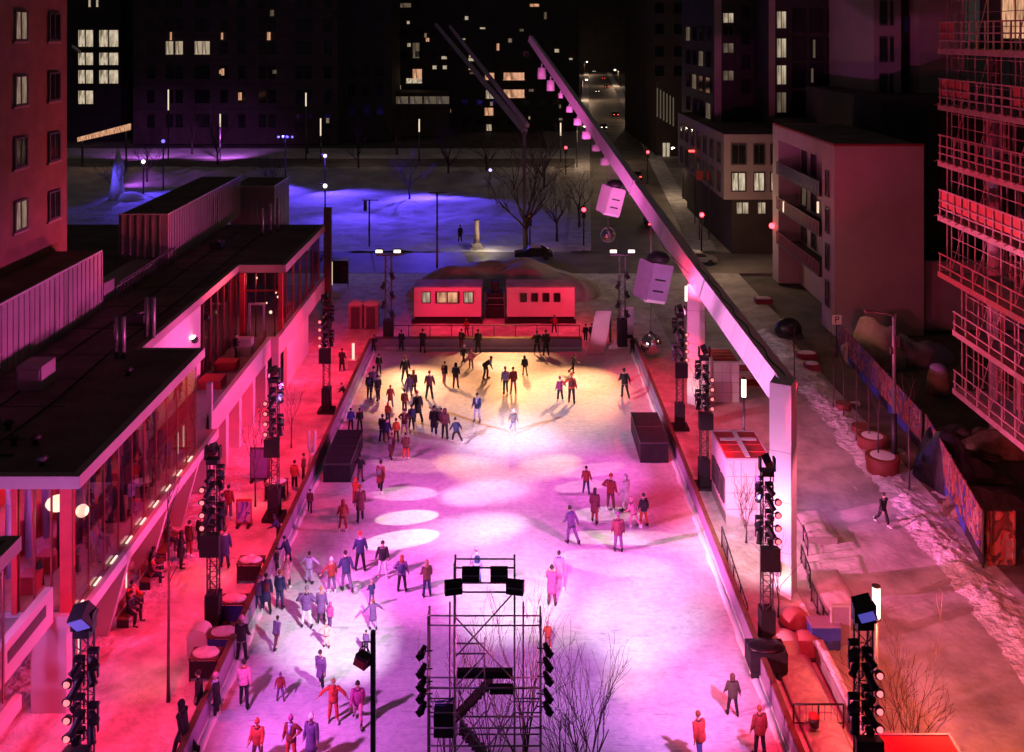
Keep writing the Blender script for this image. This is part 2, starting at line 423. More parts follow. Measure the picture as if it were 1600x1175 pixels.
# ================================================================== GANTRY over the right of the rink
GP1 = Vector((12.6, 44.6, 0)); GP2 = Vector((12.85, 66.9, 0)); TIP = Vector((2.4, 125, 25.3))
t = thing('light_gantry', 'huge white gantry on two square posts with a long boom rising over the rink', 'gantry', GP1)
def rbox(c, w, d, z0, z1, rz):
    mb = MB(); mb.cbox((c[0], c[1], (z0+z1)/2), w, d, z1-z0, Matrix.Rotation(rz, 3, 'Z')); return mb
part('post', rbox(GP1, .98, 1.25, 0, 9.9, R(-28)), M['gantry'], t)
part('post', rbox(GP2, 1.2, 1.0, 0, 8.6, R(-14)), M['gantry'], t)
def beam(p, q, w0, h0, w1, h1):
    mb = MB(); p = Vector(p); q = Vector(q)
    v = []
    for c, w, h in ((p, w0, h0), (q, w1, h1)):
        v += [c+Matrix.Rotation(R(16), 3, 'Y') @ Vector(p_) for p_ in ((-w/2,0,-h/2),(w/2,0,-h/2),(w/2,0,h/2),(-w/2,0,h/2))]
    return mb.add(v, [(3,2,1,0),(4,5,6,7),(0,1,5,4),(1,2,6,5),(2,3,7,6),(3,0,4,7)])
BA = Vector((12.72, 44.75, 9.25)); BB = Vector((12.85, 67.3, 9.25))
part('beam', beam(BA, BB, .95, 1.2, .95, 1.2), M['gantry'], t)
part('boom', beam(BB+Vector((0,.02,0)), TIP, .93, 1.2, .45, .8), M['gantry'], t)
fl = MB(); R16 = Matrix.Rotation(R(16), 3, 'Y')
for y in (62.5,): fl.cbox((12.82, y, 9.25), 1.02, .14, 1.27, R16)
sm2 = MB()
for q in (.12,.25,.38,.51,.64,.9): p = BA.lerp(BB, q); sm2.cbox(p, .957, .03, 1.207, R16)
for q in (.1,.34,.47,.6,.74,.88):
    p = BB.lerp(TIP, q); k = 1-q; sm2.cbox(p, .455+.48*k, .05, .81+.4*k, R16)
part('seam', sm2, M['gantry2'], t)
cbm = MB(); n = 30
cbm.tube([BA.lerp(BB, i/n)+R16 @ Vector((-.1+.12*math.sin(i*1.3), 0, .63)) for i in range(n+1)], .03, 5)
cbm.tube([BB+Vector((-.6,-.6,.1)), BB.lerp(TIP,.08)+Vector((-.55,0,-.75)), BB.lerp(TIP,.16)+Vector((-.4,0,-.5))], .025, 5)
part('power_cable', cbm, M['black'], t)
sm3 = MB()
for z in (2.2, 4.5, 6.8): sm3.cbox((GP1.x, GP1.y, z), .986, 1.256, .025, Matrix.Rotation(R(-28), 3, 'Z')); sm3.cbox((GP2.x, GP2.y, z), 1.206, 1.006, .025, Matrix.Rotation(R(-14), 3, 'Z'))
part('seam', sm3, M['gantry2'], t)
part('service_box', MB().cbox((GP1.x-.55, GP1.y-.62, 1.5), .5, .2, .6, Matrix.Rotation(R(-28), 3, 'Z')), M['purplefab'], t)
for s in (.23,):
    p = BB.lerp(TIP, s); fl.cbox(p, .96, .16, 1.24, R16)
part('joint_flange', fl, M['gantry2'], t)
def boom_at(px):
    u = (px-U0)/F; a, b = BB, TIP
    k = (a.x-u*a.y)/((u*(b.y-a.y))-(b.x-a.x))
    return a.lerp(b, k)
for px, L, r in ((843,1.9,.62), (857,1.7,.55), (873,.8,.3), (887,.9,.42), (900,.95,.5), (914,1.0,.55), (929,.8,.5), (943,.9,.5)):
    p = boom_at(px+8)
    mb = MB(); c = p+Vector((-.35, 0, -.55))
    mb.tube([c, c-Vector((0,0,L*.25)), c-Vector((0,0,L*.3)), c-Vector((0,0,L))], [.09,.09,r*.82,r*.82], 12)
    o = part('lamp_can', mb, M['gantry'], t)
# things hanging from the boom
def mirror_ball(px, py, r_px, hang, label):
    p = boom_at(hang); c = atY(px, py, p.y); r = r_px*p.y/F
    t = thing('mirror_ball', label, 'mirror ball', c, 0, 'mirror balls hung from the gantry')
    mb = MB(); mb.sphere((0,0,0), r, 26, 18); 
    for i in range(len(mb.sm)): mb.sm[i] = False
    part('ball', mb, M['mirror'], t, False)
    part('hanger', MB().tube([(0,0,r*.97),(0,0,r+.12)], [.22*r,.12*r], 10), M['dsteel'], t, False)
    part('cable', MB().bar((0,0,r+.1), p-c+Vector((0,0,-.4)), .03, 4), M['dsteel'], t, False)
    ring = MB(); pts = [(r*1.04*math.cos(a*PI/16), 0, r*1.04*math.sin(a*PI/16)) for a in range(33)]
    ring.tube(pts, .035, 5, False); part('ring', ring, M['white'], t, False)
mirror_ball(950, 367, 11, 949, 'small pink mirror ball under the far hanging lantern')
mirror_ball(1017, 537, 17, 1017, 'large dark mirror ball low beside the right rink board')
def slab(mb_c, w, h, d, Mx, c, bev=.12):
    mb = MB(); n = []
    for sx, sz in ((1,1),(-1,1),(-1,-1),(1,-1)):
        for k in range(5):
            a = {(1,1):0,(-1,1):PI/2,(-1,-1):PI,(1,-1):1.5*PI}[(sx,sz)]+k*PI/8
            n.append(Vector((sx*(w/2-bev)+bev*math.cos(a), -d/2, sz*(h/2-bev)+bev*math.sin(a))))
    q = [Mx @ p + Vector(c) for p in n]; dd = Mx @ Vector((0,d,0))
    mb.extr(q, dd); return mb
def lantern(px, py, size_px, hang, label, tilt, yaw, m_a, m_b):
    p = boom_at(hang); c = atY(px, py, p.y); k = size_px*p.y/F
    t = thing('hanging_lantern', label, 'lantern', c, 0, 'box lanterns hung from the gantry')
    T = Matrix.Rotation(R(tilt), 3, 'Y')
    Ma = T @ Matrix.Rotation(R(yaw), 3, 'Z'); Mb = T @ Matrix.Rotation(R(yaw-62), 3, 'Z')
    w, h = k*.38, k*.64
    part('front_panel', slab(None, w, h, .16, Ma, Ma @ Vector((w*.22,-w*.38,0))), m_a, t, False)
    part('side_panel', slab(None, w*.8, h, .16, Mb, Mb @ Vector((-w*.1,-w*.45,0))), m_b, t, False)
    part('back_panel', slab(None, w, h, .16, Ma, Ma @ Vector((w*.22,w*.45,0))), m_b, t, False)
    s = MB()
    for z in (.08, -.22): s.cbox(Ma @ Vector((w*.22,-w*.38-.1,h*z)), w*.5, .06, h*.045, Ma)
    part('slot', s, M['black'], t, False)
    b = MB(); b.cbox(Ma @ Vector((w*.15,0,-h*.5)), w*1.0, w*.9, .22, Ma); part('base', b, M['gantry'], t, False)
    d = MB(); d.sphere(Ma @ Vector((w*.1,0,h*.6)), w*.55, 12, 8, 1, 1, .55); part('hood', d, M['black'], t, False)
    cb = MB()
    for o in (-.35, .35): cb.bar(Ma @ Vector((w*.1+o*w,0,h*.55)), p-c+Vector((0,0,-.5)), .035, 4)
    part('cable', cb, M['dsteel'], t, False)
lantern(953, 312, 66, 955, 'far pink box lantern with two dark slots hung from the gantry boom', 14, 12, M['whitewall'], M['whitewall'])
lantern(1018, 437, 92, 1017, 'near violet box lantern with two dark slots hung from the gantry boom', 12, 14, M['purplefab'], M['purplefab'])

# distant second gantry across the street
b0 = atY(819, 412, 118); 
t = thing('light_gantry', 'distant pair of slanting booms on a tall post behind the park', 'gantry', (b0.x, b0.y, 0))
pt = atY(820, 205, 118)
part('post', rbox((b0.x, b0.y), .4, .4, 0, pt.z, 0), M['dsteel'], t)
part('boom', beam(pt, atY(681, 38, 140), .6, .6, .3, .4), M['gantry2'], t)
part('boom', beam(atY(824, 196, 119), atY(703, 41, 140), .5, .5, .25, .4), M['gantry2'], t)

# ================================================================== LIGHT TOWERS round the rink
def make_tower(label, loc, rz, top=7.4, blue=False, bulbs=True, g=1):
    t = thing('light_tower', label, 'light tower', loc, rz, 'lattice light towers round the rink')
    q = .21; mb = MB()
    for sx in (-q, q):
        for sy in (-q, q): mb.bar((sx,sy,0), (sx,sy,top), .035, 4)
    z = .2; k = 0
    while z < top-.5:
        for a, b in (((-q,-q),(q,-q)), ((q,-q),(q,q)), ((q,q),(-q,q)), ((-q,q),(-q,-q))):
            p, r = (a, b) if k % 2 else (b, a)
            mb.bar((p[0],p[1],z), (r[0],r[1],z+.45), .017, 4); mb.bar((a[0],a[1],z), (b[0],b[1],z), .015, 4)
        z += .45; k += 1
    part('mast', mb, M['dsteel'], t, False)
    part('ballast', MB().box(-.3,.3,-.3,.3,0,1.65).box(-.55,.55,-.55,.55,0,.18), M['blackfab'], t, False)
    sp = MB(); sp.extr([(-.42,-.62,3.5),(.42,-.62,3.5),(.36,-.3,3.5),(-.36,-.3,3.5)], (0,0,.95))
    sp.box(-.05,.05,-.3,-.2,3.7,4.2); part('speaker', sp, M['black'], t, False)
    hs = [4.75, 5.3, 5.85, 6.4, 6.95]
    for i, z in enumerate(hs):
        for s in (-1, 1):
            if i == 2 and s == 1: continue
            h = MB(); c = Vector((g*(.2+.2*s), -.34-.06*((i*3+s) % 3), z+.13*s+.05*((i*5+s)%3)))
            a = R(28*((i*2+s) % 5-2)); d = Vector((g*.2*math.sin(a+s), -.2, -.2+.22*math.sin(a*2)))
            h.cbox(c+Vector((0,.12,.2)), .3, .22, .1); h.cbox(c+Vector((.15,.1,.06)), .035, .1, .3); h.cbox(c+Vector((-.15,.1,.06)), .035, .1, .3)
            c2 = c
            h.tube([c2-d*.5, c2, c2+d*.5, c2+d*.75], [.07,.12,.11,.135], 10)
            o = part('moving_head', h, M['black'], t, False)
            l = MB(); e = c2+d*.75; l.tube([e, e+d.normalized()*.02], .115, 10); link('lens', l.mesh('lens'), M['pane'], o)
    if bulbs:
        for z in (4.6, 5.15, 5.7, 6.25):
            h = MB(); h.tube([(-g*.2,-.1,z),(-g*.5,-.1,z)], .03, 5); h.tube([(-g*.42,-.1,z),(-g*.42,-.26,z-.03)], [.1,.16], 10)
            o = part('blinder_lamp', h, M['black'], t, False)
            link('bulb', MB().sphere((-g*.42,-.27,z-.02), .1, 10, 7).mesh('bulb'), E['bulb'], o)
    tp = MB(); c = Vector((0,-.05,top+.12)); k = .42 if not blue else .7
    tp.cbox(c, .5, .4, .22); tp.cbox(c+Vector((.3,0,.35)), .08, .3, .55); tp.cbox(c+Vector((-.3,0,.35)), .08, .3, .55)
    Mx = Matrix.Rotation(R(28 if blue else 10), 3, 'X') @ Matrix.Rotation(R(-24), 3, 'Y')
    tp.cbox(c+Vector((0,-.05,.5)), .5*k*1.6, .55, .5*k*1.5, Mx)
    o = part('top_head', tp, M['black'], t, False)
    l = MB(); l.cbox(c+Vector((0,-.05,.5))+Mx @ Vector((0,-.29,0)), .42*k*1.6, .03, .42*k*1.5, Mx)
    link('lens', l.mesh('lens'), M['bluelens'] if blue else M['pane'], o)
    return t
M['bluelens'] = emat('blue lens', (.15,.13,.8), .5, (.2,.2,.5))
TOW = [(-13.1, 29.4, 'near left light tower with a blue lensed head in front of the pavilion pier', True),
       (-13.0, 41.8, 'left light tower rising beside the snow covered bar tables', False),
       (-12.75, 51.5, 'left light tower beside the violet notice panel', False),
       (-12.75, 66.0, 'left light tower at the end of the red shopfront wall', False),
       (10.9, 29.8, 'near right light tower with a blue lensed head beside the glowing tube', True),
       (10.8, 40.7, 'right light tower in front of the near white gantry post', False),
       (11.0, 55.0, 'right light tower behind the white kiosk', False),
       (11.05, 63.2, 'right light tower in front of the far gantry post', False)]
for x, y, lab, bl in TOW:
    make_tower(lab, (x, y, .0), 0 if x < 0 else 0, 7.3 if not bl else 7.6, bl, True, 1 if x < 0 else -1)
# right hand towers carry the bulbs on their outer side: mirror them about the mast
# two floodlight towers at the far corners
def flood_tower(px, base_y, top_y, label):
    p = gp(px, base_y); z = atY(px, top_y, p.y).z
    t = thing('floodlight_tower', label, 'floodlight tower', (p.x, p.y, 0), 0, 'floodlight towers at the far end')
    mb = MB(); q = .25
    for sx in (-q,q):
        for sy in (-q,q): mb.bar((sx,sy,0),(sx,sy,z-.3),.05,4)
    k = 0; zz = .3
    while zz < z-1:
        mb.bar((-q if k%2 else q,-q,zz),(q if k%2 else -q,-q,zz+.6),.03,4); mb.bar((-q,q if k%2 else -q,zz),(-q,-q if k%2 else q,zz+.6),.03,4); zz += .6; k += 1
    mb.box(-1.0,1.0,-.08,.08,z-.4,z-.28)
    part('mast', mb, M['dsteel'], t, False)
    part('ballast', MB().box(-.4,.4,-.4,.4,0,2.2), M['blackfab'], t, False)
    for s in (-1, 1):
        o = part('floodlight', MB().cbox((s*.75,-.1,z), .62, .3, .36), M['black'], t, False)
        link('lamp_face', MB().cbox((s*.75,-.27,z+.02), .52, .04, .22).mesh('lamp_face'), E['head'], o)
    for i in range(5):
        part('moving_head', MB().tube([(.3*(-1)**i,-.35,2.8+i*.8),(.5*(-1)**i,-.5,2.5+i*.8)],[.16,.2],8).cbox((.3*(-1)**i,-.3,2.9+i*.8),.3,.3,.25), M['black'], t, False)
    return t
flood_tower(607, 541, 392, 'tall floodlight tower at the far left corner of the ice')
flood_tower(972, 540, 392, 'tall floodlight tower at the far right behind the curved ramp')

# ================================================================== SCAFFOLD TOWER at the near end
SY = 30.0
def sx(px): return (px-U0)*SY/F
def sz(py): return H-(py-V0)*SY/F
t = thing('scaffold_tower', 'tall steel scaffold tower with stairs, speakers and rows of lamps at the near end', 'scaffold tower', (sx(757), SY, 0))
mb = MB(); y0, y1 = SY, SY+.5
for px, py in ((669,962),(845,962),(710,880),(804,880)):
    for y in (y0, y1): mb.bar((sx(px), y, 0), (sx(px), y, sz(py)), .032, 6)
part('upright', mb, M['steel'], t)
mb = MB()
for y in (y0-.04, y1-.04):
    for py in (976, 1074, 1136, 1164, 1210, 1265):
        mb.bar((sx(669), y, sz(py)), (sx(845), y, sz(py)), .024, 6)
    for py in (886, 924): mb.bar((sx(710), y, sz(py)), (sx(804), y, sz(py)), .026, 6)
    mb.bar((sx(712), y, sz(1020)), (sx(757), y, sz(1020)), .024, 6)
    mb.bar((sx(757), y, sz(1010)), (sx(757), y, sz(1090)), .024, 6)
    for a, b in ((669, 710), (804, 845)):
        for py in (1090, 1112): mb.bar((sx(a), y, sz(py)), (sx(b), y, sz(py)), .02, 6)
for px in (669, 710, 804, 845):
    for py in (964, 1062, 1158): mb.bar((sx(px), y0, sz(py)), (sx(px), y1, sz(py)), .024, 6)
part('ledger', mb, M['steel'], t)
mb = MB()
mb.bar((sx(712), y0-.08, sz(962)), (sx(802), y0-.08, sz(1060)), .024, 6); mb.bar((sx(800), y0-.1, sz(926)), (sx(713), y0-.1, sz(1022)), .024, 6)
mb.bar((sx(714), y0-.08, sz(1068)), (sx(760), y0-.08, sz(1018)), .022, 6); mb.bar((sx(730), y0-.08, sz(1072)), (sx(760), y0-.08, sz(1038)), .022, 6)
for a, b in ((712,757),(757,804)):
    mb.bar((sx(a), y0-.06, sz(1110)), (sx(b), y0-.06, sz(1172)), .022, 6); mb.bar((sx(b), y0-.06, sz(1110)), (sx(a), y0-.06, sz(1172)), .022, 6)
    mb.bar((sx(a), y1, sz(1090)), (sx(b), y1, sz(1200)), .022, 6)
part('brace', mb, M['steel'], t)
part('deck', MB().box(sx(714), sx(801), y0+.1, y0+.34, sz(1064), sz(1054)), M['black'], t)
part('deck', MB().box(sx(765), sx(802), y0+.05, y0+.25, sz(1087), sz(1076)), M['black'], t)
part('equipment_case', MB().box(sx(677), sx(708), y0+.1, y0+.6, sz(1157), sz(1120)), M['black'], t)
st = MB()
for i in range(9):
    px = 714+i*6; py = 1132-i*6.2
    st.box(sx(px), sx(px+8), y0+.3, y0+.8, sz(py+2.5), sz(py-1))
st.bar((sx(710), y0+.3, sz(1140)), (sx(768), y0+.3, sz(1080)), .04, 4); st.bar((sx(710), y0+.8, sz(1140)), (sx(768), y0+.8, sz(1080)), .04, 4)
for i in range(8):
    px = 716+i*5; py = 1158+i*6; st.box(sx(px), sx(px+8), y0+.3, y0+.9, sz(py+2.5), sz(py-1))
part('stair', st, M['dsteel'], t)
for px, py, rz in ((736,891,0),(780,891,0),(709,911,12),(805,911,-12)):
    Mx = Matrix.Rotation(R(rz), 3, 'Z'); c = Vector((sx(px), y0-.22, sz(py)))
    o = part('floodlight', MB().cbox(c, .54, .24, .38, Mx).bar(c+Vector((0,.1,-.2)), c+Vector((0,.2,-.35)), .03), M['black'], t)
    sub('louvre', MB().cbox(c+Mx @ Vector((0,-.13,.02)), .5, .02, .03, Mx), M['steel'], o, t)
for px, s, ys_ in ((661,-1,(1018,1046,1066,1085,1105)),(854,1,(1014,1036,1058,1085,1105))):
    for k, py in enumerate(ys_):
        c = Vector((sx(px), y0, sz(py))); h = MB()
        h.bar(c+Vector((-s*.3,0,.03)), c, .02); h.tube([c+Vector((-s*.06,.1,.12)), c+Vector((0,0,.02)), c+Vector((s*.08,-.08,-.08))], [.07,.1,.12], 10)
        h.cbox(c+Vector((s*.09,-.1,-.1)), .2, .06, .2, Matrix.Rotation(R(35*s), 3, 'Y')); part('par_lamp', h, M['black'], t)
cb = MB()
for k in range(4): cb.tube([(sx(680), y0-.05, sz(1094+k*2)), (sx(695), y0-.06, sz(1092+k*3)), (sx(709), y0-.05, sz(1088+k))], .012, 4)
part('cable', cb, mat('blue cable', (.06,.08,.5), .5, .1, 2, 0), t)
pp = MB()
for px in (701, 818): pp.tube([(sx(px), y0+.6, 0), (sx(px), y0+.6, sz(958))], .03, 6)
part('hose', pp, M['purplefab'], t)

# pole with a hanging lantern box beside the tower
t = thing('lamp_post', 'dark square post with a small lantern box hung from its top', 'post', (sx(583), SY, 0))
part('pole', MB().box(sx(583)-.075, sx(583)+.075, SY-.075, SY+.075, 0, sz(986)), M['black'], t)
part('arm', MB().bar((sx(583)-.07, SY, sz(1003)), (sx(566), SY, sz(1003)), .02, 6).bar((sx(566), SY, sz(1003)), (sx(566), SY, sz(1012)), .02, 6), M['black'], t)
Mx = Matrix.Rotation(R(14), 3, 'Y') @ Matrix.Rotation(R(-25), 3, 'Z'); c = Vector((sx(567), SY, sz(1031)))
o = part('lantern', MB().cbox(c, .42, .36, .34, Mx).tube([c+Mx @ Vector((.2*math.cos(a*PI/8),0,.17+.24*math.sin(a*PI/8))) for a in range(9)], .022, 5), M['black'], t)
sub('lantern_face', MB().cbox(c+Mx @ Vector((0,-.19,-.03)), .38, .02, .22, Mx), M['red'], o, t)
# ================================================================== PAVILION on the left
FX = -16.5; RZ = 9.1
t = thing('pavilion', 'long two storey glass pavilion with dark flat roof and pink fascia left of the rink', 'pavilion', (FX, 60, 0))
PAV = t
def ppart(n, mb, m): return part(n, mb, m, PAV)
# roof slabs (butted end to end)
rf = MB(); rf.box(-46, FX-.35, 36.95, 51.3, 8.7, RZ-.03); rf.box(-46, -20.2, 51.3, 70.3, 8.7, RZ-.03); rf.box(-46, FX-.35, 70.3, 85, 8.7, RZ-.03)
rf.box(-46, FX-.35, 14, 32.0, 8.7, RZ-.03)
ppart('roof', rf, M['roof'])
fa = MB()
fa.box(FX-.35, FX, 36.6, 51.6, 8.62, RZ); fa.box(-46, FX-.35, 36.6, 36.95, 8.62, RZ); fa.box(-19.9, FX-.35, 51.3, 51.6, 8.62, RZ)
fa.box(-20.2, -19.9, 51.3, 70.0, 8.62, RZ); fa.box(-20.2, FX-.35, 70.0, 70.3, 8.55, RZ); fa.box(FX-.35, FX, 70.0, 85, 8.55, RZ)
fa.box(FX-.35, FX, 14, 32.3, 8.62, RZ); fa.box(-46, FX-.35, 32.0, 32.3, 8.62, RZ)
ppart('roof_fascia', fa, M['cladding'])
# terrace floor, its fascia and ledge
fl = MB(); fl.box(-30, FX-.25, 36.85, 54, 3.35, 3.72); fl.box(-30, -17.3, 54, 70, 3.35, 3.72); fl.box(-30, FX-.25, 70, 85, 3.35, 3.72); fl.box(-30, FX-.25, 14, 32, 3.35, 3.72)
fl.box(-30, -18.2, 32, 36.85, 3.35, 3.72)
ppart('floor_slab', fl, M['concrete'])
ff = MB(); ff.box(FX-.25, FX, 36.6, 54, 3.3, 3.76); ff.box(-19.6, FX-.25, 36.6, 36.85, 3.3, 3.76); ff.box(FX-.25, FX, 14, 32.3, 3.3, 3.76)
ppart('floor_fascia', ff, M['fascia'])
pr = MB(); pr.box(-17.35, -17.05, 54.0, 68.2, 3.1, 4.45); pr.box(FX-.7, FX-.4, 54.0, 54.25, 3.3, 6.3); pr.box(-17.04, FX, 67.9, 68.2, 3.1, 4.45); pr.box(FX-.3, FX, 68.2, 85, 3.1, 4.45)
pr.box(-17.75, -17.45, 32.5, 36.5, 3.6, 4.95); 
ppart('parapet', pr, M['fascia'])
ppart('parapet_slot', MB().box(-17.44, -17.42, 33.2, 35.9, 4.2, 4.62), M['dsteel'])
# glass upper storey with mullions
gl = MB(); gl.box(-16.93, -16.9, 36.9, 51.2, 3.77, 8.62); gl.box(-19.0, -16.95, 36.9, 36.93, 3.77, 8.62); gl.box(-16.93, -16.9, 14, 32, 3.77, 8.62)
gl.box(-19.9, -16.9, 70.35, 70.38, 3.77, 8.5); gl.box(-16.9, -16.87, 70.6, 84.5, 4.46, 8.5); gl.box(-20.05, -20.02, 61.5, 70, 3.75, 8.6)
ppart('glazing', gl, M['glass'])
mu = MB()
for k in range(11): y = 36.85+k*1.44; mu.box(-16.9, -16.86, y, y+.05, 3.77, 8.62)
for k in range(7): y = 15+k*2.8; mu.box(-16.9, -16.86, y, y+.06, 3.77, 8.62)
for x in (-17.7, -18.35, -19.0): mu.box(x, x+.05, 36.8, 36.9, 3.77, 8.62)
for x in (-19.5, -18.8, -18.1, -17.4): mu.box(x, x+.07, 70.25, 70.34, 3.77, 8.5)
mu.box(-19.9, -16.9, 70.2, 70.25, 7.1, 7.25)
for k in range(6): y = 71.5+k*2.4; mu.box(-16.87, -16.79, y, y+.08, 4.46, 8.5)
for k in range(6): y = 62+k*1.5; mu.box(-20.0, -19.92, y, y+.08, 3.75, 8.6)
ppart('mullion', mu, M['orangebar'])
ppart('carpet', MB().box(-23.9, -17.0, 37.0, 51.2, 3.725, 3.74).box(-29.7, -17.0, 14.1, 31.9, 3.725, 3.74), mat('red carpet', (.5,.2,.22), .9, .3, .6, .2))
pil = M['fascia']
ppart('pillar', MB().box(-17.35, -16.9, 36.82, 37.15, 3.77, 8.6), M['red'])
ppart('pillar', MB().box(-19.15, -18.95, 36.7, 36.98, 3.77, 8.6), M['red'])
ppart('pillar', MB().box(-19.85, -19.5, 69.9, 70.2, 3.7, 8.5), M['red'])
ppart('pillar', MB().box(-17.05, -16.75, 70.0, 70.3, 3.7, 8.5), M['red'])
df = MB(); df.box(-19.2,-18.05,70.1,70.2,3.72,6.2); 
ppart('door_frame', MB().box(-19.25,-19.1,70.08,70.2,3.72,6.3).box(-18.2,-18.05,70.08,70.2,3.72,6.3).box(-19.1,-18.2,70.08,70.2,6.15,6.3), M['fascia'])
ppart('wall_panel', MB().box(-20.15, -19.92, 51.65, 61.4, 3.73, 8.6), M['whitewall'])
ppart('end_screen', MB().box(FX-.1, FX+.55, 84.6, 85.0, 0, 10.6), M['darkwall2'])
# interior seen through the glass
inn = MB(); inn.box(-24.2, -24, 36.9, 60, 3.73, 8.6); inn.box(-24, -17.0, 51.22, 51.3, 3.73, 8.6)
inn.box(-30, -29.8, 14, 36.9, 3.73, 8.6)
ppart('inner_wall', inn, M['red'])
cu = MB()
for k in range(26):
    y = 37.4+k*.52; cu.tube([(-20.4-.3*(k%3), y, 3.9), (-20.4-.3*(k%3), y, 6.4+.5*((k*7)%4))], [.14,.1], 6)
ppart('hanging_drape', cu, M['purplefab'])
cu = MB(); rw = random.Random(2)
for k in range(34):
    y = 38.6+k*.37+rw.uniform(-.12,.12); x = -17.5-rw.random()*1.6; h = rw.uniform(.9,3.6)
    cu.tube([(x,y,3.75),(x+rw.uniform(-.1,.1),y,3.75+h*.5),(x,y,3.75+h)], [rw.uniform(.05,.2),rw.uniform(.08,.26),.05], 6)
ppart('indoor_plant', cu, M['blackfab'])
cl = MB()
for k in range(9):
    y = 38+k*1.5; cl.box(-19.6, -18.9, y, y+.7, 3.73, 4.45); cl.tube([(-21, y, 3.75), (-21, y, 5.2)], [.2,.14], 7)
ppart('seating', cl, M['red'])
ds = MB()
for k in range(9): y = 37.0+k*1.6; ds.box(-16.84, -16.76, y, y+.62, 3.78, 3.8)
for k in range(5): y = 17+k*2.8; ds.box(-16.84, -16.76, y, y+.8, 3.78, 3.8)
ppart('floor_light', ds, E['dash'])
bt = MB()
for k in range(9): y = 50.2+k*.85; bt.box(-17.5 if y < 51.2 else -19.9, (-17.5 if y < 51.2 else -19.9)+.05, y, y+.07, 4.0, 5.1)
ppart('wall_light', bt, E['tube'])
ppart('pendant_lamp', MB().sphere((-17.75, 37.6, 7.6), .42, 14, 9, 1.2, 1, .7).sphere((-17.1, 38.2, 7.0), .25, 12, 8), E['warm'])
ppart('pendant_lamp', MB().sphere((-18.9,71.0,7.9),.09,8,6).sphere((-17.6,71.5,6.7),.09,8,6).sphere((-18.2,71.2,6.0),.07,8,6).sphere((-18.0,71.6,5.2),.12,8,6).sphere((-17.3,71.0,6.5),.09,8,6), E['warm'])
ppart('wall_lamp', MB().box(-19.9, -19.7, 59.3, 59.8, 7.1, 7.2), E['white'])
fx = MB()
for y, z in ((59.8,6.9),(56.2,5.9),(62.2,7.6)): fx.sphere((-19.75, y, z), .22, 8, 6).bar((-19.9,y,z),(-19.7,y,z),.05)
ppart('wall_fitting', fx, M['black'])
# ground floor: recessed shopfront, fins and piers
ppart('ground_wall', MB().box(-20.6, -20.4, 14, 85, 0, 3.35), M['concrete'])
sg = MB(); sg.box(-20.39, -20.37, 37, 54, .1, 3.2); ppart('shop_glazing', sg, M['pane'])
def fin(y, d=.35, x0=-18.2, zt=3.3):
    mb = MB(); mb.extr([(x0, y, 0), (-17.45, y, 0), (FX-.05, y, zt), (x0, y, zt)], (0, d, 0)); ppart('fin', mb, M['fascia'])
for y in (41.4, 46.2, 50.6): fin(y)
ppart('pier', MB().box(-18.4, -17.05, 36.7, 37.2, 0, 3.3), M['fascia'])
ppart('pier', MB().box(-18.4, -17.6, 32.2, 32.6, 0, 3.3), M['fascia'])
for y in (54.3, 57.4, 60.2, 63.4, 66.6): ppart('pier', MB().box(-18.6, -17.1, y, y+.55, 0, 3.1), M['whitewall'])
ppart('pier', MB().box(-17.0, -16.5, 67.95, 68.4, 0, 3.1), M['whitewall'])
ppart('shopfront_wall', MB().box(-18.9, -18.65, 54, 68.4, 0, 3.1), M['red'])
ppart('shopfront_wall', MB().box(-16.8, -16.55, 70.6, 78.0, 0, 3.1), M['whitewall'])
for y in (39.0, 43.8, 48.3): ppart('tube_light', MB().tube([(-17.6, y, .7), (-17.6, y, 2.9)], .035, 6), E['tube'])
ppart('tube_light', MB().tube([(-17.1, 68.8, 1.2), (-17.1, 68.8, 3.0)], .06, 6), E['tube'])
# roof top boxes
def ribbox(name, x0, x1, y0, y1, z0, z1, rib=.55):
    mb = MB(); mb.box(x0, x1, y0, y1, z0, z1)
    y = y0+.2
    while y < y1-.1: mb.box(x1, x1+.05, y, y+.12, z0+.1, z1-.06); y += rib
    x = x0+.2
    while x < x1-.1: mb.box(x, x+.12, y0-.05, y0, z0+.1, z1-.06); x += rib
    o = ppart(name, mb, M['ribbed'])
    sub('box_roof', MB().box(x0+.15, x1-.15, y0+.15, y1-.15, z1, z1+.03), M['roof'], o, PAV)
    e = MB(); e.box(x0, x1+.02, y0-.02, y0+.12, z1, z1+.08); e.box(x1-.1, x1+.02, y0+.12, y1, z1, z1+.08)
    sub('box_rim', e, M['fascia'], o, PAV)
    return o
ribbox('plant_screen', -40, -25.2, 40, 59, RZ-.02, 12.6)
ribbox('plant_screen', -28.8, -25.2, 70.3, 89, RZ-.02, 12.7)
ribbox('plant_screen', -26.4, -22.3, 90, 96, 0, 11.6)
hb = MB(); hb.box(-23.4, -22.2, 45.3, 46.7, RZ, 10.25); hb.box(-23.3,-22.3,45.26,45.3,RZ+.2,10.1)
ppart('roof_hatch', hb, M['ribbed'])
for x, y, z in ((-20.6,50.0,11.2),(-20.25,50.0,11.25),(-20.3,53.4,11.3),(-19.95,53.4,11.3),(-20.8,80,11.4),(-20.4,81,11.6),(-20.0,82,11.9)):
    ppart('flue_pipe', MB().tube([(x,y,RZ-.05),(x,y,z)], .13, 10), M['steel'])
vt = MB()
for x, y in ((-20.5,39.5),(-19.6,39.5),(-21.5,41),(-19.0,47.5),(-18.4,37.6)): vt.tube([(x,y,RZ-.05),(x,y,RZ+.25)],[.12,.12],8); vt.tube([(x,y,RZ+.25),(x,y,RZ+.4)],[.25,.1],8)
vt.box(-24, -20, 38.4, 38.5, RZ-.02, RZ+.06)
ppart('roof_vent', vt, M['black'])
cbm = MB()
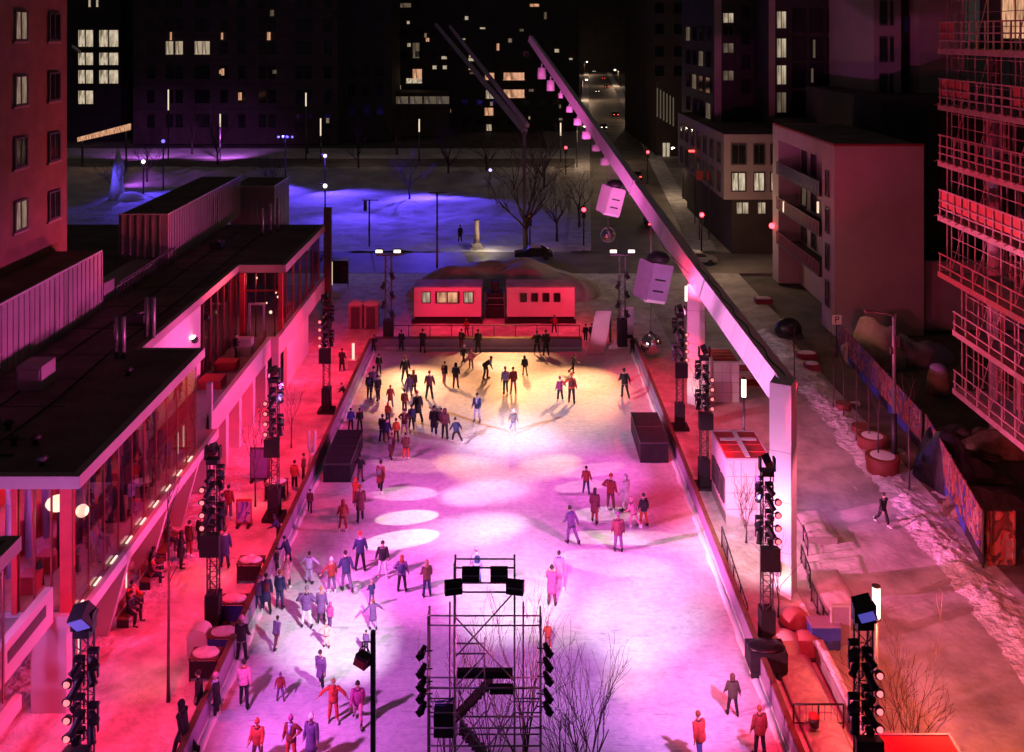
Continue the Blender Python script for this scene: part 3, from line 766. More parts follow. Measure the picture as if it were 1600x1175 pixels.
for x in (-23.4, -21.2): cbm.tube([(x, 37.5, RZ), (x+.2, 44, RZ+.02), (x-.1, 51, RZ), (x+.15, 60, RZ+.02), (x, 84, RZ)], .035, 5)
for y in (40, 43.5, 47, 50.5, 55, 59.5, 64, 68.5, 73, 78): cbm.box(-25.1, -20.3, y, y+.05, RZ-.03, RZ-.012)
ppart('roof_seam', cbm, M['rubber'])
for x, y in ((-22.6,41.2),(-21.8,56.0),(-23.2,75.5)): ppart('fan_unit', MB().box(x-.45,x+.45,y-.4,y+.4,RZ-.03,RZ+.55).tube([(x,y,RZ+.55),(x,y,RZ+.7)],.32,12), M['dsteel'])
dr = MB()
for k in range(17): y = 61+k*.6; dr.bar((-24.9, y, RZ-.05), (-24.9, y, RZ+1.1), .03, 4)
dr.box(-24.95, -24.85, 60.8, 71, RZ+1.08, RZ+1.16)
ppart('roof_railing', dr, M['dsteel'])
ppart('stair_box', MB().box(-27.5, -25.6, 60.2, 61.8, RZ-.03, RZ+1.2).box(-27.5,-25.6,62.0,69.8,RZ-.03,RZ+.5), M['ribbed'])
# terrace furniture in front of the doors
ppart('counter', MB().box(-19.0, -18.0, 66.2, 66.9, 3.73, 4.9), M['fascia'])
ppart('bench', MB().box(-19.6,-18.2,60,61.2,3.73,4.3).box(-19.6,-18.2,63.2,64.2,3.73,4.3), M['red'])

# ================================================================== BUILDINGS
def block(name, label, cat, x0, x1, y0, y1, z1, m, roofm=None, z0=0):
    t = thing(name, label, cat, ((x0+x1)/2, y0, z0))
    part('wall', MB().box(x0, x1, y0, y1, z0, z1), m, t)
    return t
# brick block at the left edge: we look along its street front
BX = -28.0
t = block('brick_building', 'tall reddish brick block with two columns of narrow windows at the left edge', 'building', -44, BX, 38, 60.4, 44, M['brick'])
for yy, pxc, rows in ((54.6, 22, (40,141,238,336)), (58.6, 72, (42,135,229,320))):
    for r_, py in enumerate(rows):
        z = H-(py-V0)*yy/F
        window(t, (BX+.06, yy, z), 1.45, 1.75, rz=PI/2, pane=E['curtain'] if yy < 56 and r_ in (0,1,3) else None)
        part('sill', MB().box(BX+.001, BX+.14, yy-.85, yy+.85, z-1.02, z-.9), M['sill'], t)
for yy in (43.5, 47.3, 51):
    for z in (15.6, 19.2, 22.8, 26.4): window(t, (BX+.06, yy, z), 1.45, 1.75, rz=PI/2)

# lit office building
Y = 235.0; k = Y/F
a = atY(90, 20, Y); b = atY(189, 220, Y)
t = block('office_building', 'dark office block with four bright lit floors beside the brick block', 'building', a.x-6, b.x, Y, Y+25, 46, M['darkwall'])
for i, (py, h) in enumerate(((60,30),(92,22),(120,24),(152,24))):
    for px, w in ((134,28),(170,36)):
        if i == 3 and px == 170: continue
        o = window(t, atY(px, py, Y-.1), w*k, h*k, pane=E['office'])
for px in (140, 152): window(t, atY(px, 5, Y-.1), 3*k, 10*k, pane=E['office'], simple=True)
cnp = MB(); c = atY(112, 70, Y-1); cnp.extr([c, c+Vector((2,0,-1.5)), c+Vector((2,0,-2.2)), c+Vector((0,0,-.6))], (0,.5,0)); part('canopy', cnp, M['white'], t)
# big dark tower block
Y = 225.0; k = Y/F
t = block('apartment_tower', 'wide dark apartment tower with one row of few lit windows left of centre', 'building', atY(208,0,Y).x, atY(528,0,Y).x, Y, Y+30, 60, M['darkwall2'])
lit = {(265,74),(280,74),(310,74),(322,74),(468,76),(482,76),(467,38)}
for px in (236,265,280,310,322,350,378,410,425,468,482,512):
    for py in (0,38,74,112,150,188):
        l = (px,py) in lit
        window(t, atY(px, py, Y-.1), 11*k, 19*k if py != 38 or not l else 9*k, pane=E['cream'] if l else None, simple=True)
rw = random.Random(3)
for k_ in range(9):
    px = rw.choice((236,265,350,378,410,425,512)); py = rw.choice((112,150,188,20,56))
    window(t, atY(px+rw.randint(-6,6), py, Y-.3), rw.uniform(2,7)*k, rw.uniform(4,12)*k, pane=E[rw.choice(('creamdim','creamdim','curtain','peach'))], simple=True)
hz_ = MB()
for py in (18, 56, 95, 131, 170): p = atY(368, py, Y-.12); hz_.box(p.x-160*k, p.x+160*k, Y-.12, Y-.02, p.z-.1, p.z+.15)
part('floor_band', hz_, M['darkwall'], t)
t = block('dark_tower', 'narrow black tower right of the apartment tower', 'building', atY(531,0,232).x, atY(612,0,232).x, 232, 250, 60, M['darkwall'])
for px in (550, 572, 594):
    for py in (20, 50, 80, 110, 140, 170): window(t, atY(px, py, 231.9), 1.6, 2.4, simple=True)
# hospital like complex behind the gantries
Y = 255.0; k = Y/F
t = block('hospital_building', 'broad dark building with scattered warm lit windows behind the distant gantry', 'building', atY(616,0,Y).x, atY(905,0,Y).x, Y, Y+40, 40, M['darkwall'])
for px, py, w, h, e in ((803,119,32,11,'peach'),(803,146,32,12,'peach'),(765,119,14,10,'peach'),(766,147,13,12,'cream'),(764,174,13,11,'peach'),(764,199,8,9,'cream'),
        (694,90,8,4,'office'),(679,105,6,5,'office'),(695,105,6,5,'office'),(647,126,24,7,'office'),(652,115,14,14,'peach'),(619,136,14,5,'office'),(638,35,4,4,'office'),(729,28,5,5,'office'),(639,70,5,5,'cream'),(613,92,5,12,'peach'),
        (736,93,8,4,'office'),(778,73,4,10,'peach'),(668,62,5,5,'peach'),(650,78,10,22,'creamdim'),(632,8,20,6,'creamdim'),(852,24,4,10,'creamdim'),(835,8,14,4,'peach')):
    window(t, atY(px, py, Y-.1), w*k, h*k, pane=E[e], simple=True)
for px in range(630, 900, 24):
    for py in (50, 84, 160, 190): window(t, atY(px, py, Y-.1), 10*k, 8*k, simple=True)
rw = random.Random(8)
for k_ in range(20):
    window(t, atY(rw.randint(622,900), rw.randint(20,205), Y-.2), rw.uniform(2,8)*k, rw.uniform(2,6)*k, pane=E[rw.choice(('creamdim','curtain','peach','cream','office'))], simple=True)
part('podium', MB().box(atY(612,0,Y).x, atY(704,0,Y).x, Y-14, Y-.02, 0, atY(0,140,Y).z), M['darkwall2'], t)
for px in (628,650,672,692): window(t, atY(px, 156, Y-14.1), 18*k, 10*k, pane=E['creamdim'], simple=True)
# far side of the street
t = block('far_building', 'far dark block closing the view above the long street', 'building', -60, 170, 640, 700, 60, M['darkwall']); 
t2 = block('corner_building', 'dark building with a row of lit slits on the right of the far street', 'building', atY(1026,0,203).x, atY(1052,0,203).x+22, 203, 260, 50, M['darkwall2'])
for i in range(6): window(t2, atY(1027+i*5, 158+i*3, 202.9), .26, 5.6, pane=E['creamdim'], simple=True)
for i in range(2): window(t2, atY(1038+i*6, 240, 202.9), .6, 4.5, pane=E['office'], simple=True)
for px in (1030, 1060):
    for py in (12, 45, 80, 110): window(t2, atY(px, py, 202.9), 1.8, 2.0, simple=True)
# three storey house with lit first floor
Y = 112.0; k = Y/F
a = atY(1131, 212, Y); x1 = atY(1240, 0, Y).x
t = thing('street_house', 'low pale house with big lit first floor windows at the street corner', 'building', (a.x, Y, 0))
part('wall', MB().box(a.x, x1, Y, 143, 6.6, 14.2), M['cladding'], t)
part('ground_floor', MB().box(a.x+1.2, x1, Y+1.2, 142, 0, 6.6), M['darkwall2'], t)
part('roof', MB().box(a.x+.2, x1, Y+.2, 142.8, 14.2, 14.25), M['roof'], t)
for px, w in ((1154,24),(1186,18),(1215,24)):
    window(t, atY(px, 241, Y-.05), w*k, 33*k); window(t, atY(px, 284, Y-.05), w*k, 31*k, pane=E['office'])
for px, w in ((1160,22),(1190,14)): window(t, atY(px, 325, Y+1.15), w*k, 20*k, pane=E['cream'])
for i in range(7):
    for z in (8.4, 11.8): window(t, (a.x-.05, Y+2.4+i*4.2, z), 2.0, 2.4, rz=-PI/2)
# set back tower on it
Y = 128.0; k = Y/F
t = block('residential_tower', 'dark residential tower with one bright window above the street corner house', 'building', atY(1115,0,Y).x, atY(1207,0,Y).x, Y, Y+24, 46, M['darkwall'])
part('corner_strip', MB().box(atY(1116,0,Y).x, atY(1127,0,Y).x, Y-.12, Y-.02, 8, 46), M['cladding'], t)
for py, e in ((28,'cream'),(48,None),(75,'creamdim'),(118,'creamdim')):
    window(t, atY(1138, py, Y-.1), 19*k, 17*k, pane=E[e] if e else None)
for py in (20, 58, 96, 134):
    for px in (1165, 1190): window(t, atY(px, py, Y-.1), 14*k, 20*k, simple=True)
for i in range(4):
    for z in (15.5, 19, 22.5, 26): window(t, (atY(1115,0,Y).x-.1, Y+3+i*5, z), 2.6, 1.9, rz=-PI/2, simple=True, pane=E['creamdim'] if (i*3+int(z)) % 5 == 0 else None)
# dark glass tower
Y = 121.0; k = Y/F
t = block('glass_tower', 'dark glass tower with one column of pale lit windows behind the red walls', 'building', atY(1200,0,Y).x, atY(1366,0,Y).x, Y, Y+24, 44, M['darkwall'])
part('pier_strip', MB().box(atY(1201,0,Y).x, atY(1211,0,Y).x, Y-.1, Y-.02, 14, 44), M['cladding'], t)
for py, h in ((31,30),(75,34),(117,34),(160,36)): window(t, atY(1221, py, Y-.1), 17*k, h*k, pane=E['cream' if py < 150 else 'creamdim'])
for px in (1248, 1275, 1302, 1330, 1352):
    for py in (31, 75, 117, 160): window(t, atY(px, py, Y-.1), 20*k, 34*k, simple=True, pane=None)
for px, py, h in ((1272,75,26),(1269,117,20),(1342,75,20),(1362,65,16),(1362,108,20),(1345,112,16)): window(t, atY(px, py, Y-.25), 3*k, h*k, pane=E['creamdim' if px < 1360 else 'cream'], simple=True)
part('podium', MB().box(atY(1195,0,Y).x, atY(1420,0,Y).x, Y-8, Y-.02, 0, 15.4), M['darkwall2'], t)
# red concrete tower
Y = 106.0; k = Y/F
t = block('concrete_tower', 'tall reddish concrete tower with a plain wall and narrow window bay', 'building', atY(1365,0,Y).x, atY(1408,0,Y).x, Y, Y+20, 46, M['cladding'])
part('wall', MB().box(atY(1429,0,Y).x, atY(1500,0,Y).x, Y-1.2, Y+20, 0, 46), M['cladding'], t)
part('recess_wall', MB().box(atY(1408,0,Y).x, atY(1429,0,Y).x, Y+1.5, Y+18, 0, 46), M['darkwall'], t)
for py in (20, 77, 135, 190):
    for px, w in ((1380,12),(1393,5)): window(t, atY(px, py, Y-.05), w*k, 40*k)
for py, e in ((38,'bluew'),(95,None),(147,'cream')):
    window(t, atY(1419, py, Y+1.4), 16*k, 26*k if e != 'cream' else 8*k, pane=E['cream'] if e == 'cream' else (M['bluewood'] if e else None))
# pale building in front with balconies on its left side
A0 = 27.7
t = thing('terrace_building', 'pale plain gabled end wall with loggia balconies along its street side', 'building', (A0+4, 82.5, 0))
bx = MB(); bx.box(A0+2.2, A0+7.7, 82.5, 102, 0, 16.3); bx.box(A0, A0+2.2, 82.5, 85.8, 0, 16.3); bx.box(A0, A0+2.2, 99.8, 102, 0, 16.3); bx.box(A0, A0+2.2, 85.8, 99.8, 14.9, 16.3)
part('wall', bx, M['cladding'], t)
part('roof', MB().box(A0+.25, A0+7.5, 82.75, 101.8, 16.3, 16.34), M['roof'], t)
ed = MB(); ed.box(A0-.04, A0+.25, 82.46, 102, 16.3, 16.5); ed.box(A0+.25, A0+7.74, 82.46, 82.75, 16.3, 16.5)
part('roof_rim', ed, M['orangebar'], t)
for z in (4.4, 8.0, 11.6):
    o = part('balcony', MB().box(A0-.25, A0+2.2, 85.82, 99.78, z-.2, z), M['darkwall2'], t)
    rl = MB()
    for i in range(34): y = 85.95+i*.415; rl.box(A0-.24, A0-.2, y, y+.18, z, z+1.05)
    rl.box(A0-.27, A0-.17, 85.85, 99.75, z+1.05, z+1.12)
    sub('railing', rl, M['orangebar'] if z < 9 else M['dsteel'], o, t)
    for y in (88, 91.5, 95, 98): window(t, (A0+2.15, y, z+1.4), 1.6, 2.3, rz=-PI/2, pane=E['creamdim'] if (y, z) in ((91.5,4.4),(98,8.0)) else None)
for z in (3.2, 6.4, 9.6, 12.8): 
    for y in (84.2,): window(t, (A0-.05, y, z), .9, 2.3, rz=-PI/2)
part('wall_lamp', MB().box(A0-.35, A0-.2, 86.0, 86.15, 9.9, 10.9).box(A0-.3, A0-.15, 97, 97.15, 7.9, 9.0), E['tube'], t)
part('red_sign_lamp', MB().sphere((A0-.3, 101.2, 5.7), .3, 10, 7), E['redlamp'], t)
t = thing('annex_wall', 'low dark brown building site wall right of the pale gabled wall', 'wall', (40, 84, 0))
part('wall', MB().box(A0+7.75, 52, 84, 84.5, 0, 5.9), M['cladding'], t); part('coping', MB().box(A0+7.72, 52, 83.9, 84.6, 5.9, 6.02), M['concrete'], t)
t = thing('black_building', 'black windowless block in the gap beside the scaffolded building', 'building', (42, 95, 0))
part('wall', MB().box(A0+8.4, 58, 94, 118, 0, 19.5), M['darkwall'], t)

# ================================================================== SCAFFOLDED BUILDING at the right edge
SX0 = 28.7
t = thing('scaffolded_building', 'building under construction wrapped in red lit scaffold railings at the right edge', 'construction site', (SX0+6, 45, 0))
floors = [2.9, 6.7, 10.3, 14.0, 17.6, 21.3, 25.0]
for i, z in enumerate(floors):
    ye = 63.5-(.9 if i in (0,1) else 0)
    part('slab', MB().box(SX0+.9, 60, 24, ye-.6, z-.28, z-.02), M['concrete'], t)
    ex = -.0 if i < 2 else -.55
    o = part('scaffold_deck', MB().box(SX0+ex, SX0+.88, 24, ye, z-.36, z), M['scaf'], t)
    rl = MB()
    top = z+1.75 if i >= 3 else z+1.25
    for q in (.35, 1.6, 2.6):
        rl.bar((SX0+ex+.3+q*.6, ye-.3, z+.02), (SX0+ex+.3+q*.6, ye-.3, z+3.4), .045, 4)
    for zq in (1.4, 2.3, 3.1): rl.bar((SX0+ex+.75, 24, z+zq), (SX0+ex+.75, ye-.3, z+zq), .03, 4)
    yy = ye-.4
    while yy > 24.5:
        rl.bar((SX0+ex+.75, yy, z), (SX0+ex+.75, yy, z+3.45), .04, 4)
        if int(yy*3) % 2: rl.bar((SX0+ex+.75, yy, z+.1), (SX0+ex+.75, yy-1.6, z+3.3), .025, 4)
        yy -= 1.6
    y = ye-.2; n = 0
    while y > 24:
        rl.box(SX0+ex+.02, SX0+ex+.1, y-.09, y, z, top)
        if i >= 3: rl.bar((SX0+ex+.06, y-.05, z+.1), (SX0+ex-.35, y-.05, z-.02), .035, 4)
        y -= 1.0 if i >= 3 else 1.5; n += 1
    for zz in ((z+.55, z+1.05, top) if i >= 3 else (z+.5, top)): rl.box(SX0+ex, SX0+ex+.05, 24, ye-.1, zz-.09, zz)
    sub('guard_rail', rl, M['scaf'], o, t)
    if i in (3, 4, 5, 6):
        pnl = MB()
        for k in range({3:38, 4:0, 5:4, 6:2}[i]):
            y = ye-.35-k*1.0; pnl.box(SX0+ex+.11, SX0+ex+.15, y-.86, y, z+.6, z+1.7)
        if i in (5,): 
            for k in range(9, 16): y = ye-.35-k*1.0; pnl.box(SX0+ex+.11, SX0+ex+.15, y-.86, y, z+.6, z+1.7)
        if pnl.v: sub('mesh_panel', pnl, M['redpanel'], o, t)
    if i < 6:
        zt = floors[i+1]-.3; pr = MB(); rnd = random.Random(i)
        y = ye-1.6
        while y > 25:
            x = SX0+1.3+rnd.random()*1.8
            if rnd.random() < .6:
                pr.bar((x,y,z),(x,y,zt),.05,4); pr.bar((x,y-.6,z),(x,y-.6,zt),.05,4)
                for q in range(4): zq = z+.6+q*.75; pr.bar((x,y,zq),(x,y-.6,zq),.035,4)
            else: pr.bar((x,y,z),(x,y,zt),.06,4)
            y -= .5+rnd.random()*.4
        part('shoring_props', pr, M['scaf'], t)
for y in (60.8, 54, 47, 40, 33, 27):
    part('column', MB().tube([(SX0+1.9, y, 0), (SX0+1.9, y, 25)], .38, 14), M['concrete'], t)
part('back_wall', MB().box(SX0+5, SX0+5.3, 24, 62, 0, 24.9), M['concrete'], t)
part('roof_wall', MB().box(SX0+1.5, 55, 50, 62, 25.0, 30), M['darkwall2'], t)
part('site_lamp', MB().box(SX0+1.6, SX0+1.7, 57.5, 59.5, 13.2, 13.3).box(SX0+2.2, SX0+2.3, 54, 57, 5.6, 5.7), E['tube'], t)
part('lit_room', MB().box(SX0+1.42, SX0+1.48, 52, 59, 25.7, 29), E['peach'], t)
# ================================================================== trailers, boxes, kiosks
struct('snow_mound', (lambda: (lambda mb: mb)(MB()))() if False else MB().sphere((-.8, 96, -.4), 1, 96, 40, 9.6, 5.0, 3.5), M['path'])
mo = bpy.data.objects['snow_mound']
for v in mo.data.vertices:
    d = 1+.22*noise.noise(v.co*.3)+.06*noise.noise(v.co*.9); v.co.z *= d; v.co.x *= 1+.1*noise.noise(v.co*.3); v.co.y += .8*noise.noise(v.co*.5)
def trailer(px0, px1, label, kind):
    Y = 86.2; x0 = (px0-U0)*Y/F; x1 = (px1-U0)*Y/F
    t = thing('site_trailer', label, 'trailer', ((x0+x1)/2, Y, 0), 0, 'pink lit trailers behind the rink')
    part('body', MB().box(x0, x1, Y, Y+2.6, .55, 3.15), M['whitewall'], t)
    part('roof', MB().box(x0-.06, x1+.06, Y-.06, Y+2.66, 3.15, 3.22), M['path'], t)
    part('skirt', MB().box(x0+.05, x1-.05, Y+.15, Y+2.5, .02, .55).box(x0-.2, x1+.1, Y-.25, Y+.1, .0, .3), M['blackfab'], t)
    if kind == 0:
        for a, b, e in ((659,673,'cream'),(680,718,'peach'),(724,740,'cream')):
            o = window(t, ((a+b)/2*Y/F-U0*Y/F, Y-.03, 2.3), (b-a)*Y/F, 1.05, pane=E[e])
    else:
        for k in range(4): window(t, ((818+k*17.5-U0)*Y/F, Y-.03, 2.3), .62, .8)
    for k in (.2, .8):
        part('wheel', MB().tube([(x0+(x1-x0)*k, Y+.05, .3), (x0+(x1-x0)*k, Y+.2, .3)], .3, 12), M['rubber'], t)
    return t
trailer(647, 752, 'left pink lit trailer with a wide glowing service window', 0)
trailer(792, 898, 'right pink lit trailer with a row of four small dark windows', 1)
t = thing('equipment_rack', 'dark stacked equipment with rails between the two pink trailers', 'equipment', (atY(771,0,87.5).x, 87.5, 0))
x0 = atY(758,0,87.5).x; x1 = atY(788,0,87.5).x
part('case', MB().box(x0, x1, 87.5, 89, 0, 1.1).box(x0+.2, x1-.1, 87.7, 89, 1.12, 2.3).box(x0+.5, x1-.5, 88, 89, 2.32, 3.2), M['black'], t)
part('rail', MB().bar((x0,87.4,1.3),(x1,87.4,1.3),.04).bar((x0,87.4,1.9),(x1,87.4,1.9),.04).bar((x0,87.4,0),(x0,87.4,2.4),.04).bar((x1,87.4,0),(x1,87.4,2.4),.04), M['steel'], t)
for px, lab in ((557, 'ribbed portable toilet, the left one of two near the far left corner'), (581, 'ribbed portable toilet, the right one with the domed roof')):
    p = gp(px, 512); t = thing('portable_toilet', lab, 'toilet', (p.x, p.y, 0), 0, 'portable toilets')
    mb = MB().box(-.6,.6,-.6,.6,.05,2.15)
    for k in range(7): mb.box(-.55+k*.17, -.49+k*.17, -.63,-.6,.1,2.1)
    part('cabin', mb, M['ribbed'], t, False)
    part('roof', MB().tube([(0,0,2.15),(0,0,2.25),(0,0,2.45)], [.86,.8,.3], 8 if px > 570 else 4), M['snow'], t, False)
    part('door', MB().box(-.38,.38,-.66,-.64,.12,2.0), M['dsteel'], t, False)
# curved ramp
t = thing('curved_ramp', 'pale curved ramp rising behind the far right corner of the ice', 'ramp', (7.2, 79.2, 0))
mb = MB(); n = 12; w = .68
pr = [(77.5+3.2*math.sin(a*PI/2/n*.86), .12+3.3*(1-math.cos(a*PI/2/n*.86))) for a in range(n+1)]
top = []; 
for i in range(n):
    (ya, za), (yb, zb) = pr[i], pr[i+1]; xa = 6.7+1.0*i/n; xb = 6.7+1.0*(i+1)/n
    mb.add([(xa-w,ya,za),(xa+w,ya,za),(xb+w,yb,zb),(xb-w,yb,zb),(xa-w,ya+.1,za-.1),(xa+w,ya+.1,za-.1),(xb+w,yb+.1,zb-.1),(xb-w,yb+.1,zb-.1)],
           [(0,1,2,3),(4,5,6,7),(0,3,7,4),(1,2,6,5)]+([(0,1,5,4)] if i == 0 else [])+([(2,3,7,6)] if i == n-1 else []))
part('ramp_surface', mb, M['whitewall'], t)
part('support', MB().box(7.05,7.2,80.75,80.9,0,2.6).box(8.2,8.35,80.75,80.9,0,2.6), M['dsteel'], t)
t = thing('info_pillar', 'red lit square panel standing right of the curved ramp', 'panel', (9.9, 82, 0)); part('panel', MB().box(9.4, 10.4, 82, 82.3, .25, 2.6), M['whitewall'], t); part('foot', MB().box(9.5,10.3,81.8,82.5,0,.25), M['black'], t)

def crate(x0, x1, y0, y1, z, label):
    t = thing('stage_box', label, 'box', ((x0+x1)/2, (y0+y1)/2, 0), 0, 'black boxes on the ice edge')
    mb = MB(); n = 4; d = (y1-y0)/n
    for i in range(n): mb.box(x0, x1, y0+i*d+.02, y0+(i+1)*d-.02, .08, z)
    mb.box(x0+.02, x1-.02, y0+.03, y1-.03, .08, z-.04)
    part('case', mb, M['blackfab'], t)
    e = MB(); e.box(x0-.03, x0, y0, y1, z-.06, z+.02); e.box(x1, x1+.03, y0, y1, z-.06, z+.02); e.box(x0, x1, y0-.03, y0, z-.06, z+.02); e.box(x0,x1,y0+d*2-.02,y0+d*2+.02,z,z+.02)
    part('edge_trim', e, M['dsteel'], t)
crate(-10.9, -9.35, 55.4, 60.2, 1.15, 'black seamed box on the left ice edge with two skaters behind it')
crate(7.75, 9.45, 57.9, 62.6, 1.3, 'black seamed box on the right ice edge')

def kiosk(x0, x1, y0, y1, z, label, win=True, tube_glare=True):
    t = thing('kiosk', label, 'kiosk', ((x0+x1)/2, (y0+y1)/2, 0), 0, 'white kiosks along the right side')
    mb = MB(); mb.box(x0, x1, y0, y1, 0, z)
    part('wall', mb, M['whitewall'], t)
    sm = MB()
    for k in range(1, 4): sm.box(x0+.02, x1-.02, y0-.012, y0, z*k/4-.012, z*k/4+.012)
    for k in range(1, 3): xx = x0+(x1-x0)*k/3; sm.box(xx-.012, xx+.012, y0-.011, y0, .1, z-.1)
    part('panel_joint', sm, M['steel'], t)
    part('roof', MB().box(x0+.06, x1-.06, y0+.06, y1-.06, z, z+.05), M['red'], t)
    rm = MB(); rm.box(x0-.02,x1+.02,y0-.02,y0+.06,z,z+.1); rm.box(x0-.02,x1+.02,y1-.06,y1+.02,z,z+.1); rm.box(x0-.02,x0+.06,y0+.06,y1-.06,z,z+.1); rm.box(x1-.06,x1+.02,y0+.06,y1-.06,z,z+.1)
    part('roof_rim', rm, M['fascia'], t)
    rb = MB()
    for k in range(1, 4): yy = y0+(y1-y0)*k/4; rb.box(x0+.1, x1-.1, yy-.04, yy+.04, z+.05, z+.1)
    part('roof_batten', rb, M['red'], t)
    if tube_glare:  # crossed white strips: lamp tube's reflection built into the roof, crosswise one as snow
        xm = x0+(x1-x0)*.5; part('roof_tube_glare', MB().box(xm-.13, xm+.13, y0+.15, y1-.15, z+.1, z+.125).box(x0+.2, xm-.14, y0+(y1-y0)*.62, y0+(y1-y0)*.62+.3, z+.1, z+.125).box(xm+.14, x1-.2, y0+(y1-y0)*.62, y0+(y1-y0)*.62+.3, z+.1, z+.125), M['white'], t)
    if win:
        for k in range(3): window(t, (x0-.03, y0+.6+k*1.05, z*.5), .8, 1.3, rz=-PI/2)
    return t
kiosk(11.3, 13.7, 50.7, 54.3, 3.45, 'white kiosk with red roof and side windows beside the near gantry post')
kiosk(11.75, 14.3, 26.6, 31.4, 3.0, 'kiosk with bright red roof cut by the bottom edge at right', False, False)
kiosk(14.2, 16.0, 67.6, 70.4, 2.8, 'small pink lit kiosk beside the far gantry post', False, False)

# glowing tube lamps
def tube_lamp(x, y, top, label, glow=1.35):
    t = thing('tube_lamp', label, 'lamp', (x, y, 0), 0, 'glowing tube lamps')
    part('pole', MB().tube([(0,0,0),(0,0,top-glow)], .075, 10), M['steel'], t, False)
    part('glow_tube', MB().tube([(0,0,top-glow),(0,0,top)], .135, 12), E['white'], t, False)
    part('collar', MB().tube([(0,0,top-glow-.06),(0,0,top-glow+.02)], .16, 12).tube([(0,0,top),(0,0,top+.04)], .15, 12), M['dsteel'], t, False)
tube_lamp(12.9, 34, 6.4, 'bright tube lamp standing beside the near right light tower', 1.1)
tube_lamp(13.35, 55.3, 6.1, 'bright tube lamp rising behind the white kiosk roof', 1.05)
tube_lamp(13.7, 75.3, 6.2, 'far tube lamp just left of the far gantry post', 1.2)
p = gp(552, 575); t = thing('bollard_lamp', 'short glowing bollard on a pale cube near the far left corner', 'lamp', (p.x, p.y, 0))
part('cube', MB().box(-.35,.35,-.35,.35,0,.7), M['whitewall'], t, False); part('glow_tube', MB().tube([(0,0,.7),(0,0,1.9)], .1, 10), E['tube'], t, False)

# ================================================================== street lamp, sign, fence, planters at the right
p = gp(1397, 735)
t = thing('street_lamp', 'tall grey street lamp with a thin sideways arm by the red planters', 'street lamp', p)
h = (735-490)*p.y/F
part('pole', MB().tube([(0,0,0),(0,0,3.4)], .16, 10), M['black'], t, False)
part('mast', MB().tube([(0,0,3.4),(0,0,h)], .11, 10), M['steel'], t, False)
part('arm', MB().tube([(0,0,h-.12),(-1.2,0,h+.12)], .06, 8), M['steel'], t, False)
part('lamp_head', MB().cbox((-1.45,0,h+.12), .6, .24, .1), M['steel'], t, False)
part('control_box', MB().box(.1,.3,-.12,.12,h-2.0,h-1.3).cbox((-.16,0,h-2.2),.16,.2,.4), M['dsteel'], t, False)
p = gp(1307, 560)
t = thing('parking_sign', 'small pale parking sign on a dark post at the end of the banner fence', 'sign', p)
zt = (560-492)*p.y/F
part('post', MB().bar((0,0,0),(0,0,zt), .05, 6), M['black'], t, False); part('plate', MB().box(-.38,.38,-.08,-.05,zt-.75,zt), M['white'], t, False)
fc = bpy.data.curves.new('letter', 'FONT'); fc.body = 'P'; fc.size = .75; fc.align_x = 'CENTER'; fc.align_y = 'CENTER'; fc.extrude = .008
fo = bpy.data.objects.new('letter_p', fc); col.objects.link(fo)
dg = bpy.context.evaluated_depsgraph_get(); me = bpy.data.meshes.new_from_object(fo.evaluated_get(dg)); bpy.data.objects.remove(fo)
me.materials.clear(); lo = link('letter', me, M['black'], t); lo.location = (0,-.1,zt-.38); lo.rotation_euler = (PI/2,0,0)

def banner_mat(name, seed, cols):
    m = bpy.data.materials.new(name); m.use_nodes = True; nt = m.node_tree; b = nt.nodes['Principled BSDF']; b.inputs['Roughness'].default_value = .6
    tc = nt.nodes.new('ShaderNodeTexCoord'); mp = nt.nodes.new('ShaderNodeMapping'); mp.inputs['Location'].default_value = (seed, seed*.7, 0); mp.inputs['Scale'].default_value = (.9,.9,.5)
    v = nt.nodes.new('ShaderNodeTexVoronoi'); v.inputs['Scale'].default_value = 1.2
    nn = nt.nodes.new('ShaderNodeTexNoise'); nn.inputs['Scale'].default_value = 1.4; nn.inputs['Detail'].default_value = 3; nn.inputs['Distortion'].default_value = 1.4
    cr = nt.nodes.new('ShaderNodeValToRGB'); cr.color_ramp.interpolation = 'CONSTANT'
    while len(cr.color_ramp.elements) < len(cols): cr.color_ramp.elements.new(.5)
    for i, c in enumerate(cols):
        cr.color_ramp.elements[i].position = [0,.4,.48,.54,.62,.7][i]; cr.color_ramp.elements[i].color = (*c, 1)
    nt.links.new(tc.outputs['Object'], mp.inputs['Vector']); nt.links.new(mp.outputs['Vector'], nn.inputs['Vector'])
    nt.links.new(nn.outputs['Fac'], cr.inputs['Fac']); nt.links.new(cr.outputs['Color'], b.inputs['Base Color']); return m
BM = [banner_mat('printed banner a', 3.1, [(.16,.03,.025),(.3,.1,.04),(.05,.02,.02),(.03,.04,.2),(.28,.16,.14)]),
      banner_mat('printed banner b', 8.4, [(.04,.05,.26),(.28,.08,.03),(.03,.025,.07),(.3,.17,.12),(.16,.03,.06)]),
      banner_mat('printed banner c', 14.2, [(.2,.05,.04),(.1,.04,.03),(.42,.1,.07),(.3,.2,.18),(.05,.05,.2)])]
